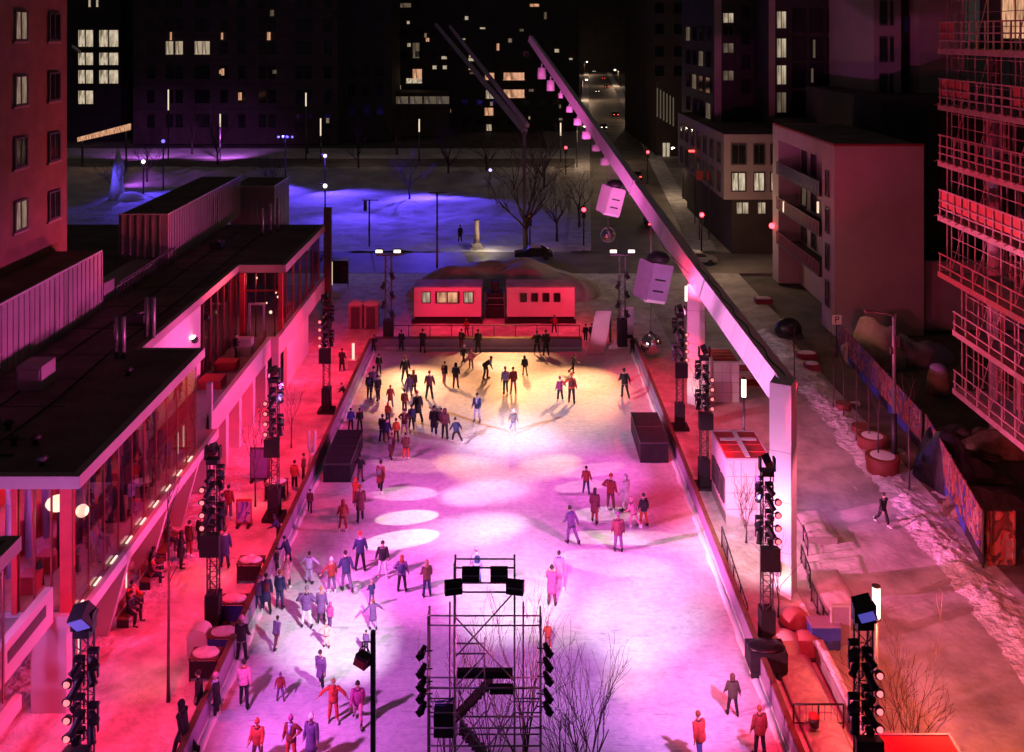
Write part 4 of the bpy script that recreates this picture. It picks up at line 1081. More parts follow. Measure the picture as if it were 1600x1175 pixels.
def banner_fence(a, b, h, n, label, ms):
    a = Vector(a); b = Vector(b); a.z = b.z = 0
    t = thing('banner_fence', label, 'fence', a, 0, 'printed site fences'); d = (b-a)/n; nrm = Vector((d.y,-d.x,0)).normalized()
    for i in range(n):
        p = a+d*i; q = a+d*(i+1); g = d.normalized()*.04
        def quad(z0, z1, th):
            return MB().add([p+g-nrm*th+Vector((0,0,z0)), q-g-nrm*th+Vector((0,0,z0)), q-g-nrm*th+Vector((0,0,z1)), p+g-nrm*th+Vector((0,0,z1)),
                             p+g+nrm*th+Vector((0,0,z0)), q-g+nrm*th+Vector((0,0,z0)), q-g+nrm*th+Vector((0,0,z1)), p+g+nrm*th+Vector((0,0,z1))],
                            [(0,1,2,3),(7,6,5,4),(0,3,7,4),(1,5,6,2),(3,2,6,7),(0,4,5,1)])
        part('banner', quad(.62, h, .03), ms[i % len(ms)], t)
        part('base_board', quad(.05, .6, .035), M['bluewood'] if i % 3 else M['black'], t)
        part('post', MB().bar(p, p+Vector((0,0,h+.12)), .05, 6), M['dsteel'], t)
banner_fence(gp(1536, 888), gp(1446, 716), 2.75, 4, 'near stretch of printed blue and orange site fence with a snowy verge', [BM[1], BM[0], BM[1]])
banner_fence(gp(1440, 706), gp(1309, 548), 2.5, 9, 'far stretch of dark red printed site fence behind the saplings', [BM[1], BM[0], BM[2], BM[2]])
t = solo('hoarding_sign', 'dark red upright panel at the near end of the printed fence', 'panel', MB().box(23.25, 24.6, 46.9, 47.05, 0, 2.6).box(23.3,23.4,46.8,46.9,0,2.7).box(24.45,24.55,46.8,46.9,0,2.7), BM[2], (23.9, 47, 0))
def round_planter(px, py, r, h, label):
    p = gp(px, py); t = thing('round_planter', label, 'planter', p, 0, 'round planters along the snow bank')
    part('tub', MB().tube([(0,0,0),(0,0,h*.1),(0,0,h),(0,0,h+.02)], [r*.86,r*.9,r,r*.9], 28), M['redplastic'], t, False)
    mb = MB().sphere((0,0,h-.05), r*.93, 24, 8, 1, 1, .12); part('snow_cap', mb, M['snowclean'], t, False); return p
PLANT = [round_planter(1379, 738, 1.0, 1.0, 'nearest terracotta round planter with a snow cap beside the lamp pole'), round_planter(1363, 702, .95, .85, 'second terracotta round planter behind the nearest one'),
         round_planter(1345, 677, .6, .5, 'third round planter at the foot of thin saplings'), round_planter(1318, 640, .55, .45, 'farthest round planter below the end of the banner fence')]
for px, py, w, lab in ((1193,474,26,'farthest dark red snow topped planter box on the street corner'),(1260,561,32,'dark red planter box left of the parking sign'),(1269,578,22,'small dark red planter box just nearer than its neighbour'),
                  (1160,577,24,'dark red planter box right of the far gantry post'),(1168,600,34,'wider dark red planter box behind the tube lamp')):
    p = gp(px, py); k = p.y/F; t = thing('planter_box', lab, 'planter', p, 0, 'dark red planter boxes')
    part('trough', MB().box(-w*k/2, w*k/2, -.4, .5, 0, .48), M['orangebar'], t, False); part('snow_cap', MB().sphere((0,.05,.46), 1, 16, 8, w*k*.48, .4, .2), M['snow'], t, False)
p = gp(1232, 527); t = thing('covered_skip', 'dark tarpaulin covered heap by the corner of the pale gabled building', 'skip', p)
part('cover', MB().sphere((0,0,.7), 1, 16, 10, 1.15, .9, 1.0), M['tarp'], t, False); part('base', MB().box(-1,1,-.8,.8,0,.5), M['black'], t, False)
# building site heaps
def heap(name, label, cat, px, py, rx, ry, h, m, seed):
    p = gp(px, py); mb = MB().sphere((0,0,0), 1, 30, 18, rx, ry, h)
    mb.v = [tuple(Vector((v[0]*(1+.25*noise.noise(Vector(v)*.6+Vector((seed,0,0)))), v[1], max(-.1, v[2]*(1+.55*noise.noise(Vector(v)*.8+Vector((0,seed,0)))))))) for v in mb.v]
    o = link(name, mb.mesh(name), m); o.location = p; return tag(o, label, cat)
heap('earth_heap', 'pale snowy earth heap behind the banner fence', 'heap', 1366, 566, 2.6, 2.2, 2.9, M['rubble'] if False else mat('snowy earth', (.3,.22,.16), .9, .3, .8, .5, c2=(.55,.46,.4)), 3)
heap('covered_heap', 'violet grey sheeted heap right of the pale earth heap', 'heap', 1425, 562, 3.0, 2.0, 1.7, mat('grey sheet', (.22,.18,.24), .6, .3, 1, .4), 8)
heap('tarp_pile', 'black tarpaulin pile behind the gap in the banner fence', 'heap', 1478, 752, 1.5, 2.4, 2.6, M['tarp'], 12)
for i, (px, py, r, hh, lab) in enumerate(((1500,740,1.9,.9,'brown rubble pile under the scaffold'),(1540,800,2.2,1.0,'brown rubble pile nearest the scaffold foot'),(1495,690,1.7,.8,'brown timber and rubble pile beyond the tarpaulin'),(1560,700,2.2,1.1,'rubble pile behind the concrete column'))):
    heap('rubble_pile', lab, 'rubble', px, py, r, r*.8, hh, M['rubble'], 20+i*3)
p = gp(1466, 616); t = thing('bulk_bag', 'upright pale bulk bag with violet top on the building site', 'bag', p)
part('sack', MB().tube([(0,0,0),(0,0,.3),(0,0,1.6),(0,0,1.9)], [.75,.85,.68,.55], 14), mat('sack cloth', (.3,.22,.17), .9, .2, 3, .3), t, False); part('sack_top', MB().sphere((0,0,1.85), .6, 14, 8, 1, 1, .6), M['purplefab'], t, False)
rnd = random.Random(5)
for i, (px, py, lab) in enumerate(((1520,830,'loose board lying nearest the scaffold foot'),(1485,772,'loose board leaning on the black tarpaulin'),(1500,800,'loose board lying in front of the rubble'),(1545,760,'loose board lying under the scaffold deck'),(1530,720,'loose board lying by the concrete column'))):
    p = gp(px, py); a = rnd.random()*3; mb = MB().cbox((0,0,.25), 2.4, .25, .08, Matrix.Rotation(a, 3, 'Z') @ Matrix.Rotation(.12, 3, 'Y')).cbox((.2,.15,.36), 2.0, .22, .08, Matrix.Rotation(a+.25, 3, 'Z'))
    solo('site_board', lab, 'boards', MB().add([Vector(v)+p for v in mb.v], mb.f), M['wood'], p)

# left plaza furniture
def arch_box(px, py, label):
    p = gp(px, py); t = thing('arched_chest', label, 'chest', p)
    pl = [(.42*math.cos(a*PI/10), .42*math.sin(a*PI/10)) for a in range(11)]
    part('chest_body', MB().box(-.42,.42,-.35,.35,0,.75), M['whitewall'], t, False)
    part('arched_lid', MB().extr([(x,-.37,.76+z*.8) for x, z in pl], (0,.74,0)), M['whitewall'], t, False)
arch_box(312, 1018, 'white chest with arched snow lid left of the ballast of a light tower')
def bar_table(px, py, label, m):
    p = gp(px, py); t = thing('bar_table', label, 'table', p, 0, 'snow covered tables along the left boards')
    part('tabletop', MB().box(-.6,.6,-.38,.38,.86,.94), M['wood'], t, False)
    for a in (-.54,.54):
        for b in (-.34,.34): part('leg', MB().bar((a,b,0),(a,b,.86),.04), M['black'], t, False)
    mb = MB().sphere((0,0,.95), 1, 18, 8, .55, .36, .12); mb.v = [tuple(Vector(v)+Vector((0,0,.09*noise.noise(Vector(v)*4+p)))) for v in mb.v]
    part('snow_cap', mb, M['snow'], t, False); part('cover', MB().box(-.56,.56,-.39,-.375,.15,.84), m if m is M['bluewood'] else M['blackfab'], t, False)
bar_table(350, 1022, 'snow heaped bar table with dark blue front by the left boards', M['bluewood'])
bar_table(322, 1056, 'snow heaped bar table nearest the camera by the left boards', M['orangebar'])
bar_table(366, 968, 'snow heaped bar table behind the ballast of the second left tower', M['bluewood'])
bar_table(392, 905, 'red bar table by the left boards near the crowd', M['orangebar'])
bar_table(432, 778, 'bar table by the left boards below the violet notice panel', M['orangebar'])
def notice(px, py, w, h, label, m, frame):
    p = gp(px, py); t = thing('notice_panel', label, 'sign', p, 0, 'notice panels on the left plaza')
    part('frame', MB().box(-w/2-.06,w/2+.06,-.02,.08,.12,h+.2), frame, t, False); part('poster', MB().box(-w/2,w/2,-.05,-.021,.22,h+.1), m, t, False)
    part('foot', MB().box(-w/2,-w/2+.15,-.3,.3,0,.12).box(w/2-.15,w/2,-.3,.3,0,.12), M['black'], t, False)
POST = banner_mat('violet poster', 5.5, [(.15,.1,.5),(.35,.2,.6),(.5,.3,.6),(.1,.06,.3),(.6,.4,.6)])
notice(405, 752, .95, 1.75, 'plain violet notice panel left of a light tower', M['bluewood'] if False else mat('violet board', (.25,.14,.42), .6, .15, 2, .05), M['dsteel'])
notice(381, 822, .7, 1.2, 'violet poster in a dark red frame on the left plaza', POST, M['red'])
p = gp(487, 735); t = thing('forked_post', 'pale two pronged sculpture by the left boards', 'sculpture', p)
part('stem', MB().tube([(0,0,0),(0,0,1.1)], [.2,.16], 10), M['whitewall'], t, False)
for s in (-1, 1): part('prong', MB().tube([(0,0,1.05),(s*.16,0,1.4),(s*.18,0,2.3),(s*.16,0,2.4)], [.13,.12,.1,.04], 8), M['whitewall'], t, False)
def bench(px, py, label, rz=0, ln=2.0):
    p = gp(px, py); t = thing('bench', label, 'bench', p, rz, 'benches under the pavilion')
    part('seat', MB().box(-.25,.25,-ln/2,ln/2,.4,.47), M['wood'], t, False); part('backrest', MB().box(-.3,-.24,-ln/2,ln/2,.55,.95), M['wood'], t, False)
    for y in (-ln/2+.15, ln/2-.15): part('leg', MB().box(-.28,.22,y-.04,y+.04,0,.4), M['black'], t, False)
bench(205, 962, 'wooden bench under the pavilion nearest the blue lensed light tower'); bench(238, 905, 'wooden bench under the pavilion behind the seated crowd'); bench(262, 862, 'wooden bench under the pavilion beside the standing crowd')

# right plaza furniture
def dome(px, py, r, label, m):
    p = gp(px, py); t = thing('dome_seat', label, 'dome', p, 0, 'round domes behind the near right tower')
    part('dome', MB().sphere((0,0,0), r, 24, 14, 1, 1, 1.0), m, t, False); part('base_ring', MB().tube([(0,0,0),(0,0,.15)], [r*1.06,r*1.02], 24), M['dsteel'], t, False)
dome(1226, 1016, .8, 'pale pink dome left of the red dome', M['whitewall']); dome(1260, 1016, .75, 'round red lit dome right of the pale one', mat('pink plastic', (.5,.2,.2), .6, .15, 2, .1)); dome(1243, 976, .7, 'red lit dome behind the other two', bpy.data.materials['pink plastic'])
t = thing('waste_bin', 'dark blue waste bin between the red domes and violet panel', 'bin', gp(1287, 1010)); part('bin_body', MB().box(-.6,.6,-.35,.35,.08,1.0), M['bluewood'], t, False); part('lid', MB().box(-.63,.63,-.38,.38,1.0,1.08), M['purplefab'], t, False); part('wheel', MB().tube([(-.5,-.3,.1),(-.5,.3,.1)],.1,8).tube([(.5,-.3,.1),(.5,.3,.1)],.1,8), M['rubber'], t, False)
t = thing('display_panel', 'tall violet display panel behind the near right light tower', 'panel', gp(1313, 1012)); part('board', MB().box(-.36,.36,-.05,.05,.15,1.75), M['purplefab'], t, False); part('frame', MB().box(-.42,-.36,-.07,.07,0,1.82).box(.36,.42,-.07,.07,0,1.82).box(-.36,.36,-.07,.07,1.75,1.82), M['fascia'], t, False)
def field_cap(x0, x1, y0, y1, z, t_):
    mb = MB(); nx, ny = 8, max(10, int((y1-y0)/.2))
    for j in range(ny+1):
        for i in range(nx+1):
            x = x0+(x1-x0)*i/nx; y = y0+(y1-y0)*j/ny; e = min(i, nx-i, j, ny-j)
            mb.v.append((x, y, z-.02 if e == 0 else z+t_*(.75 if e == 1 else 1)+.07*nz(x,y,2.6,31)+.03*nz(x,y,7,33)))
    for j in range(ny):
        for i in range(nx): a = j*(nx+1)+i; mb.f.append([a,a+1,a+nx+2,a+nx+1]); mb.sm.append(True)
    return mb
def snow_bench(x, y0, y1, w, h, label):
    t = thing('snow_bench', label, 'bench', (x, (y0+y1)/2, 0), 0, 'long snow covered benches on the right plaza'); Y = (y0+y1)/2
    part('bench_block', MB().box(x-w/2, x+w/2, y0, y1, 0, h), M['concrete'], t)
    n = 22; cap = field_cap(x-w/2+.02, x+w/2-.02, y0+.02, y1-.02, h, .13)
    part('snow_cap', cap, M['snow'], t)
snow_bench(11.55, 33.6, 40.0, 1.5, .18, 'broad low snow covered slab right of the boards'); snow_bench(12.75, 33.6, 40.0, .4, .75, 'narrow higher snow covered bench beside the broad slab')
t = thing('covered_cart', 'black covered cart against the right boards', 'cart', gp(1197, 1052)); part('cover', MB().box(-.75,.75,-.5,.5,.35,1.1), M['blackfab'], t, False); part('top', MB().sphere((0,0,1.1),1,16,6,.78,.52,.14), M['tarp'], t, False)
for a in (-.55,.55): part('wheel', MB().tube([(a,-.5,.2),(a,-.42,.2)],.2,12), M['rubber'], t, False)
def handrail(a, b, h, n, label, group='iron handrails on the right'):
    a = Vector(a); b = Vector(b); a.z = b.z = 0; t = thing('handrail', label, 'railing', a, 0, group)
    part('top_bar', MB().tube([a+Vector((0,0,h)), b+Vector((0,0,h))], .035, 6), M['black'], t); part('lower_bar', MB().tube([a+Vector((0,0,.2)), b+Vector((0,0,.2))], .025, 6), M['black'], t)
    mb = MB()
    for i in range(n*4+1): p = a.lerp(b, i/(n*4)); mb.bar(p+Vector((0,0,.2)), p+Vector((0,0,h)), .012, 4)
    part('baluster', mb, M['black'], t)
    for i in range(n+1): p = a.lerp(b, i/n); part('post', MB().bar(p, p+Vector((0,0,h)), .035, 6), M['black'], t)
handrail(gp(1128, 855), gp(1168, 985), 1.05, 4, 'iron railing running beside the boards below the white kiosk')
handrail(gp(1252, 880), gp(1266, 920), .9, 2, 'short iron stair rail right of the near gantry post')
handrail(gp(1268, 940), gp(1296, 1000), .9, 3, 'iron stair rail running down to the dark blue bin')
handrail(gp(1255, 845), gp(1262, 868), .8, 1, 'small bent rail just right of the gantry post'); 
handrail(gp(1240, 1138), gp(1318, 1138), .9, 2, 'low rail with a hung lantern across the right plaza')
t = thing('rail_lantern', 'small red and black lantern hung on the low rail of the right plaza', 'lantern', gp(1270, 1150)); part('lantern_body', MB().tube([(0,-.12,.45),(0,-.12,.5),(0,-.12,.85),(0,-.12,.95)], [.1,.2,.2,.08], 8), M['red'], t, False); part('lantern_glass', MB().tube([(0,-.2,.52),(0,-.2,.8)], .17, 8), M['black'], t, False)
def bed(px0, py0, px1, py1, w, label):
    a = gp(px0, py0); b = gp(px1, py1); t = thing('planting_bed', label, 'planting bed', a, 0, 'snowy planting beds beside the path')
    x = (a.x+b.x)/2; part('kerb', MB().box(x-w/2, x+w/2, min(a.y,b.y), max(a.y,b.y), 0, .32), M['concrete'], t)
    y0, y1 = min(a.y,b.y), max(a.y,b.y)
    part('snow_cap', field_cap(x-w/2+.03, x+w/2-.03, y0+.03, y1-.03, .3, .1), M['path'], t)
bed(1275, 850, 1268, 805, 1.5, 'snowy planting bed right of the near gantry post'); bed(1318, 985, 1295, 900, 1.6, 'longer snowy planting bed beside the stair rails')

# ================================================================== trees
def bare_tree(label, loc, h, spread, seed, thick=None, group=None, depth=4, trunk_k=.35, cat='tree', name='bare_tree', n0=5, up=.55):
    rnd = random.Random(seed); t = thing(name, label, cat, loc, rnd.random()*6, group)
    th = thick or h*.018; tr = MB(); cr = MB()
    th_ = h*trunk_k; wob = lambda s: Vector((rnd.uniform(-s,s), rnd.uniform(-s,s), 0))
    top = Vector((0,0,th_))+wob(h*.02)
    tr.tube([(0,0,0),(0,0,th_*.15),Vector((0,0,th_*.6))+wob(h*.01), top], [th*1.35, th, th*.85, th*.72], 8)
    def grow(p, d, L, r, k):
        pts = [p]; rs = [r]; n = 3
        for i in range(n):
            d = (d+Vector((rnd.gauss(0,.16), rnd.gauss(0,.16), rnd.gauss(.06,.12)))).normalized(); p = p+d*L/n; pts.append(p); rs.append(max(.006, r*(1-.6*(i+1)/n)))
        cr.tube(pts, rs, 5 if r > .03 else 3, False)
        if k <= 0: return
        for i in range(rnd.randint(2, 4) if k > 1 else rnd.randint(2,3)):
            q = pts[rnd.randint(1, n)]; a = rnd.uniform(0, 2*PI); s = rnd.uniform(.45, 1.0)*spread
            dd = (d+Vector((math.cos(a)*s, math.sin(a)*s, rnd.uniform(-.1, .35)))).normalized()
            grow(q, dd, L*rnd.uniform(.55, .8), max(.008, r*.5), k-1)
    for i in range(n0):
        a = 2*PI*i/n0+rnd.uniform(-.4,.4); s = spread*rnd.uniform(.5,1.0); z = rnd.uniform(.55, 1)
        grow(Vector((0,0,th_*z)) if i else top, Vector((math.cos(a)*s, math.sin(a)*s, up+rnd.random()*.5)).normalized() if i else Vector((0,0,1)), (h-th_)*(.5 if i else .55), th*.5, depth-1)
    part('trunk', tr, M['bark'], t, False); part('crown', cr, M['bark'], t, False); return t
bare_tree('many stemmed bare tree in front of the ice right of the scaffold tower', (sx(912), 31.2, 0), 6.1, .3, 4, .08, None, 4, .2, n0=9, up=1.2)
bare_tree('thin bare sapling in front of the ice left of the scaffold tower', (sx(690), 31.5, 0), 6.1, .4, 9, .05, None, 3, .3, n0=6, up=1.0)
bare_tree('bare sapling seen through the right bay of the scaffold tower', (sx(826), 32.6, 0), 8.0, .35, 15, .06, None, 3, .25, n0=7, up=1.5)
bare_tree('bare sapling seen through the stairs of the scaffold tower', (sx(760), 33.0, 0), 4.6, .6, 16, .06, None, 4, .25, n0=7, up=.8)
bare_tree('small bare tree in front of the white kiosk wall', (gp(1166, 848).x, gp(1166,848).y, 0), 3.9, .55, 21, .05, None, 3, .25, n0=6, up=.8)
bare_tree('red lit bare shrub behind the bright red kiosk roof at lower right', (13.6, 33.2, 0), 4.8, .5, 23, .05, None, 4, .12, n0=9, up=.9)
bare_tree('tall thin sapling on the left plaza with one bare stem', (gp(263,1096).x, gp(263,1096).y, 0), 9.2, .3, 27, .06, None, 3, .8, n0=4, up=1.0)
bare_tree('thin bare sapling beside the violet notice panel', (gp(399,792).x, gp(399,792).y, 0), 6.0, .4, 28, .045, None, 3, .45, n0=5, up=.9)
bare_tree('thin bare sapling behind the forked pale sculpture', (gp(455,700).x, gp(455,700).y, 0), 5.0, .45, 29, .04, None, 3, .35, n0=5, up=.9)
bare_tree('thin bare sapling against the foot of the far gantry post', (gp(1092,668).x, gp(1092,668).y, 0), 4.6, .45, 30, .045, None, 3, .3, n0=5, up=.9)
bare_tree('bare sapling beside the white hot foot of the near gantry post', (gp(1216,965).x, gp(1216,965).y, 0), 4.2, .45, 31, .04, None, 3, .3, n0=5, up=.9)
for (px, py, hh), lab in zip(((1302,640,6.2),(1318,655,5.6),(1338,690,6.4),(1357,700,5.8),(1372,735,6.6),(1421,770,7.0),(1241,600,5.0)),
     ('thin sapling farthest along the banner fence','thin sapling second from the far end of the banner fence','thin sapling in the third round planter','thin sapling in the second round planter','thin sapling in the nearest round planter','tall thin sapling right of the street lamp','thin sapling by the dark red planter boxes')):
    p = gp(px, py); bare_tree(lab, p, hh, .28, px, .045, 'saplings along the banner fence', 3, .7, n0=4, up=1.3)
p = atY(822, 0, 116); bare_tree('large spreading bare tree at the park edge right of the lit column', (p.x, 116, 0), 13.5, .8, 41, .3, None, 5, .28, n0=8, up=.55)
park_trees = [(640,150,9),(340,190,12),(425,150,8),(700,170,12),(760,175,11),(560,178,12),(870,120,9),(905,128,9),(230,165,10),(180,150,8),(620,205,13),(480,206,12),(300,206,12),(850,160,11),(380,140,6)]
labs = ['bare park tree left of the lit column','bare park tree behind the violet strip at left','bare park tree by the blue bar lamp','tall bare park tree at the back right of the blue snow','bare park tree beside the violet lamp','bare park tree behind the brightest blue snow','bare street tree left of the red signal','bare street tree just behind the red signal','bare tree near the blue spire','bare tree at the far left of the park','tall bare tree on the far road behind the park','bare tree on the far road by the bright lamp','bare tree on the far road at left','bare tree at the far right corner of the park','small bare park tree above the pavilion roof']
for (px, y, hh), lab in zip(park_trees, labs):
    p = atY(px, 0, y); bare_tree(lab, (p.x, y, 0), hh, .7, px+7, None, 'bare trees in the dark park', 4, .3, n0=6)

# ================================================================== park and street furniture
def park_lamp(px, py, Y, label, arms, m, group='blue park lamps'):
    p = atY(px, py, Y); t = thing('park_lamp', label, 'lamp', (p.x, Y, 0), 0, group)
    part('pole', MB().tube([(0,0,0),(0,0,p.z)], .12, 8), M['dsteel'], t, False)
    if arms:
        part('cross_arm', MB().box(-1.4,1.4,-.08,.08,p.z,p.z+.15), M['dsteel'], t, False)
        for k in range(4): part('bulb', MB().sphere((-1.2+k*.8,-.15,p.z-.1), .2, 8, 6), m, t, False)
    else: part('bulb', MB().sphere((0,0,p.z+.15), .3, 12, 8), m, t, False); part('hood', MB().box(-.9,-.2,-.1,.1,p.z+.3,p.z+.45), M['dsteel'], t, False)
    return p
park_lamp(446, 213, 165, 'blue bar lamp with four bulbs on a pole above the pavilion roof', True, E['blue']); park_lamp(508, 245, 158, 'brightest blue lamp standing in the park snow', False, E['bluehot'])
park_lamp(255, 222, 158, 'blue lit post left of the park snow', False, E['blue']); park_lamp(766, 267, 165, 'small violet lamp at the right of the park', False, E['bluehot'])
park_lamp(508, 292, 140, 'low pinkish lamp in the middle of the blue snow', False, E['white'], 'white park lamps'); park_lamp(224, 254, 155, 'low white lamp at the left of the park', False, E['white'], 'white park lamps')
p = gp(745, 390); t = thing('monument_column', 'pale stone column lit from its foot at the park edge', 'monument', p)
part('plinth', MB().box(-.8,.8,-.8,.8,0,.4).box(-.5,.5,-.5,.5,.4,.8), M['concrete'], t, False); part('shaft', MB().tube([(0,0,.8),(0,0,3.4),(0,0,3.6)], [.32,.27,.4], 12), M['sill'], t, False)
for px, py0, py1, lab in ((577,385,312,'park pole with a cross bar and dark banner left of the tall pole'),(683,418,300,'tall slim park pole with pale foot')):
    p = gp(px, py0); z = (py0-py1)*p.y/F; t = thing('banner_pole', lab, 'pole', p)
    part('pole', MB().tube([(0,0,0),(0,0,z)], .1, 8), M['dsteel'], t, False); part('cross_bar', MB().box(-.9,1.1,-.05,.05,z-.1,z), M['dsteel'], t, False)
    part('banner', MB().box(-.7,-.3,-.03,.03,z-1.4,z-.12) if px < 600 else MB().box(-.12,.12,-.13,.13,.3,2.2), M['tarp'] if px < 600 else M['sill'], t, False)
p = atY(183, 250, 150); t = thing('ice_spire', 'blue lit pointed snow sculpture at the left of the park', 'sculpture', (p.x,150,0))
part('spire', MB().tube([(0,0,0),(0,0,2.5),(.2,0,5.5),(.1,0,8)], [1.4,.9,.8,.1], 9), M['snowclean'], t, False); part('base_block', MB().sphere((2,0,0), 1.6, 12, 8, 1.4, 1, .8), M['snowclean'], t, False)
p = atY(155, 190, 175); t = thing('lit_marquee', 'orange lit slanted canopy far behind the park at left', 'canopy', (p.x,175,0))
part('canopy', MB().extr([(-4,0,6.2),(5,0,8.2),(5,0,9.4),(-4,0,7)], (0,2,0)), E['peach'], t, False); part('post', MB().bar((-3.5,1,0),(-3.5,1,6.3),.2).bar((4.5,1,0),(4.5,1,8.2),.2), M['dsteel'], t, False)
for i, (px, py0, py1, Y, lab) in enumerate(((263,140,172,196,'slim lit column lamp at the far left road'),(344,178,198,196,'slim lit column lamp in front of the apartment tower'),(478,145,166,196,'slim lit column lamp high behind the blue bar lamp'),(501,185,212,194,'brighter slim column lamp right of the blue bar lamp'),(655,186,206,194,'slim column lamp behind the middle of the park'),(876,192,212,194,'slim column lamp right of the distant booms'))):
    a = atY(px, py0, Y); b = atY(px, py1, Y); t = thing('column_lamp', lab, 'lamp', (a.x, Y, 0), 0, 'slim column lamps on the far road')
    part('pole', MB().tube([(0,0,0),(0,0,b.z)], .14, 6), M['dsteel'], t, False); part('glow_tube', MB().tube([(0,0,b.z),(0,0,a.z)], .13, 8), E['tube'], t, False)
def signal(px, py, Y, label, c='redlamp'):
    p = atY(px, py, Y); t = thing('traffic_light', label, 'traffic light', (p.x, Y, 0), 0, 'red traffic lights')
    part('pole', MB().tube([(0,0,0),(0,0,p.z+.6)], .09, 8), M['black'], t, False); part('housing', MB().box(-.24,.24,-.2,.1,p.z-1.0,p.z+.45), M['black'], t, False)
    part('visor', MB().tube([(0,-.2,p.z+.1),(0,-.42,p.z+.1)], .24, 10, False), M['black'], t, False)
    part('red_lens', MB().sphere((0,-.26,p.z+.08), .26, 12, 8), E[c], t, False)
    part('dark_lens', MB().sphere((0,-.2,p.z-.4), .13, 8, 6).sphere((0,-.2,p.z-.78), .13, 8, 6), M['pane'], t, False)
signal(912, 328, 117, 'red traffic light right of the large bare tree'); signal(1096, 336, 112, 'red traffic light on the pavement near the street corner house')
signal(1012, 238, 165, 'red traffic light at the far crossing of the street'); signal(884, 231, 176, 'far red traffic light right of the distant gantry post'); signal(828, 340, 118, 'small red light at the foot of the large bare tree')
def red_sign(px, py, w, h, Y, lab): 
    p = atY(px, py, Y); t = thing('lit_sign', lab, 'sign', (p.x, Y, 0), 0, 'red lit signs'); part('post', MB().bar((0,.1,0),(0,.1,p.z),.08), M['black'], t, False); part('face', MB().box(-w*Y/F/2,w*Y/F/2,-.05,.05,p.z-h*Y/F/2,p.z+h*Y/F/2), E['taillamp'] if h < 6 else mat('red lit face', (.4,.02,.03), .5, .2, 2, 0), t, False); return p
red_sign(1086, 236, 20, 3, 130, 'thin red glowing bar sign before the street house'); 
SIGNP = red_sign(1093, 274, 10, 15, 120, 'red street sign left of its twin by the house'); red_sign(1108, 274, 8, 14, 120, 'red street sign right of its twin by the house')
def car(x, y, rz, label, paint, tail=True, head=False):
    t = thing('parked_car', label, 'car', (x, y, .07), rz, 'cars on the street'); L, W = 4.4, 1.75
    prof = [(-2.2,.35),(-2.15,.75),(-1.2,.9),(-.6,1.38),(.9,1.4),(1.7,.95),(2.15,.85),(2.2,.4)]
    part('body', MB().extr([(-W/2, y_, z_) for y_, z_ in prof], (W,0,0)), paint, t, False)
    part('window', MB().extr([(-W/2-.01,-1.0,.95),(-W/2-.01,-.55,1.32),(-W/2-.01,.85,1.34),(-W/2-.01,1.45,.98)], (W+.02,0,0)), M['pane'], t, False)
    part('windscreen', MB().extr([(-.75,-1.19,.93),(.75,-1.19,.93),(.68,-.66,1.34),(-.68,-.66,1.34)], (0,-.02,.02)).extr([(-.75,1.66,1.0),(.75,1.66,1.0),(.68,.98,1.37),(-.68,.98,1.37)], (0,.02,.02)), M['pane'], t, False)
    part('snow_on_roof', MB().box(-.66,.66,-.5,.82,1.4,1.47), M['snow'], t, False)
    for a in (-W/2-.02, W/2-.16):
        for b in (-1.35, 1.35): o = part('wheel', MB().tube([(a,b,.32),(a+.18,b,.32)], .32, 14), M['rubber'], t, False)
    for a in (-.62,.62):
        part('tail_light', MB().box(a-.16,a+.16,-2.24,-2.15,.62,.78) , E['taillamp'] if tail else M['carred'], t, False)
        part('headlight', MB().box(a-.16,a+.16,2.14,2.24,.6,.76), E['head'] if head else M['white'], t, False)
cars = [(129,2.2,0,'black car with red tail lights nearest on the long street',M['carblack'],True,False),(147,2.4,0,'grey car with red tail lights second on the long street',M['cargrey'],True,False),(171,2.1,0,'dark red car with tail lights third on the long street',M['carred'],True,False),
        (196,-2.4,PI,'grey car with head lamps coming down the long street',M['cargrey'],False,True),(260,-2.2,PI,'black car with head lamps far up the long street',M['carblack'],False,True),(300,2.2,0,'farthest car with tail lights up the long street',M['carblack'],True,False)]
for y, dx, rz, lab, m, a, b in cars: car(street_x(y)+dx, y, rz, lab, m, a, b)
car(gp(700,452).x-17, 108.5, PI/2, 'dark car on the cross road behind the pavilion end', M['carblack'], False); car(2.5, 110.5, -PI/2, 'dark parked car behind the snow mound on the cross road', M['carblack'], False)
car(atY(1235,0,106).x-10, 108, PI/2+.1, 'grey snowy car on the cross road before the street house', M['cargrey'], False)
p = gp(531, 448); t = thing('bus_shelter', 'dark shelter with a thin white light strip at the far end of the pavilion', 'shelter', p)
part('frame', MB().box(-.9,-.82,-.05,.05,0,2.7).box(.8,.88,-.05,.05,0,2.7).box(-.95,.95,-.6,.8,2.7,2.8), M['black'], t, False); part('glass_wall', MB().box(-.82,.8,.0,.03,.3,2.6), M['pane'], t, False); part('light_strip', MB().box(-.8,-.74,-.08,-.055,.2,2.6), E['tube'], t, False); part('ad_box', MB().box(.1,.78,-.12,-.055,.5,2.2), M['black'], t, False)
for i, (y, dx) in enumerate(((420,-2.4),(455,2.3),(540,2.3),(640,-2.4),(800,2.4),(830,-2.2))):
    car(street_x(y)+dx, y, 0 if dx > 0 else PI, ['head lamps of a car halfway up the long street','tail lights of a car halfway up the long street','tail lights of a car in the upper part of the long street','head lamps of a car in the upper part of the long street','red tail lights at the very end of the long street','white head lamps at the very end of the long street'][i], M['carblack'], dx > 0, dx < 0)
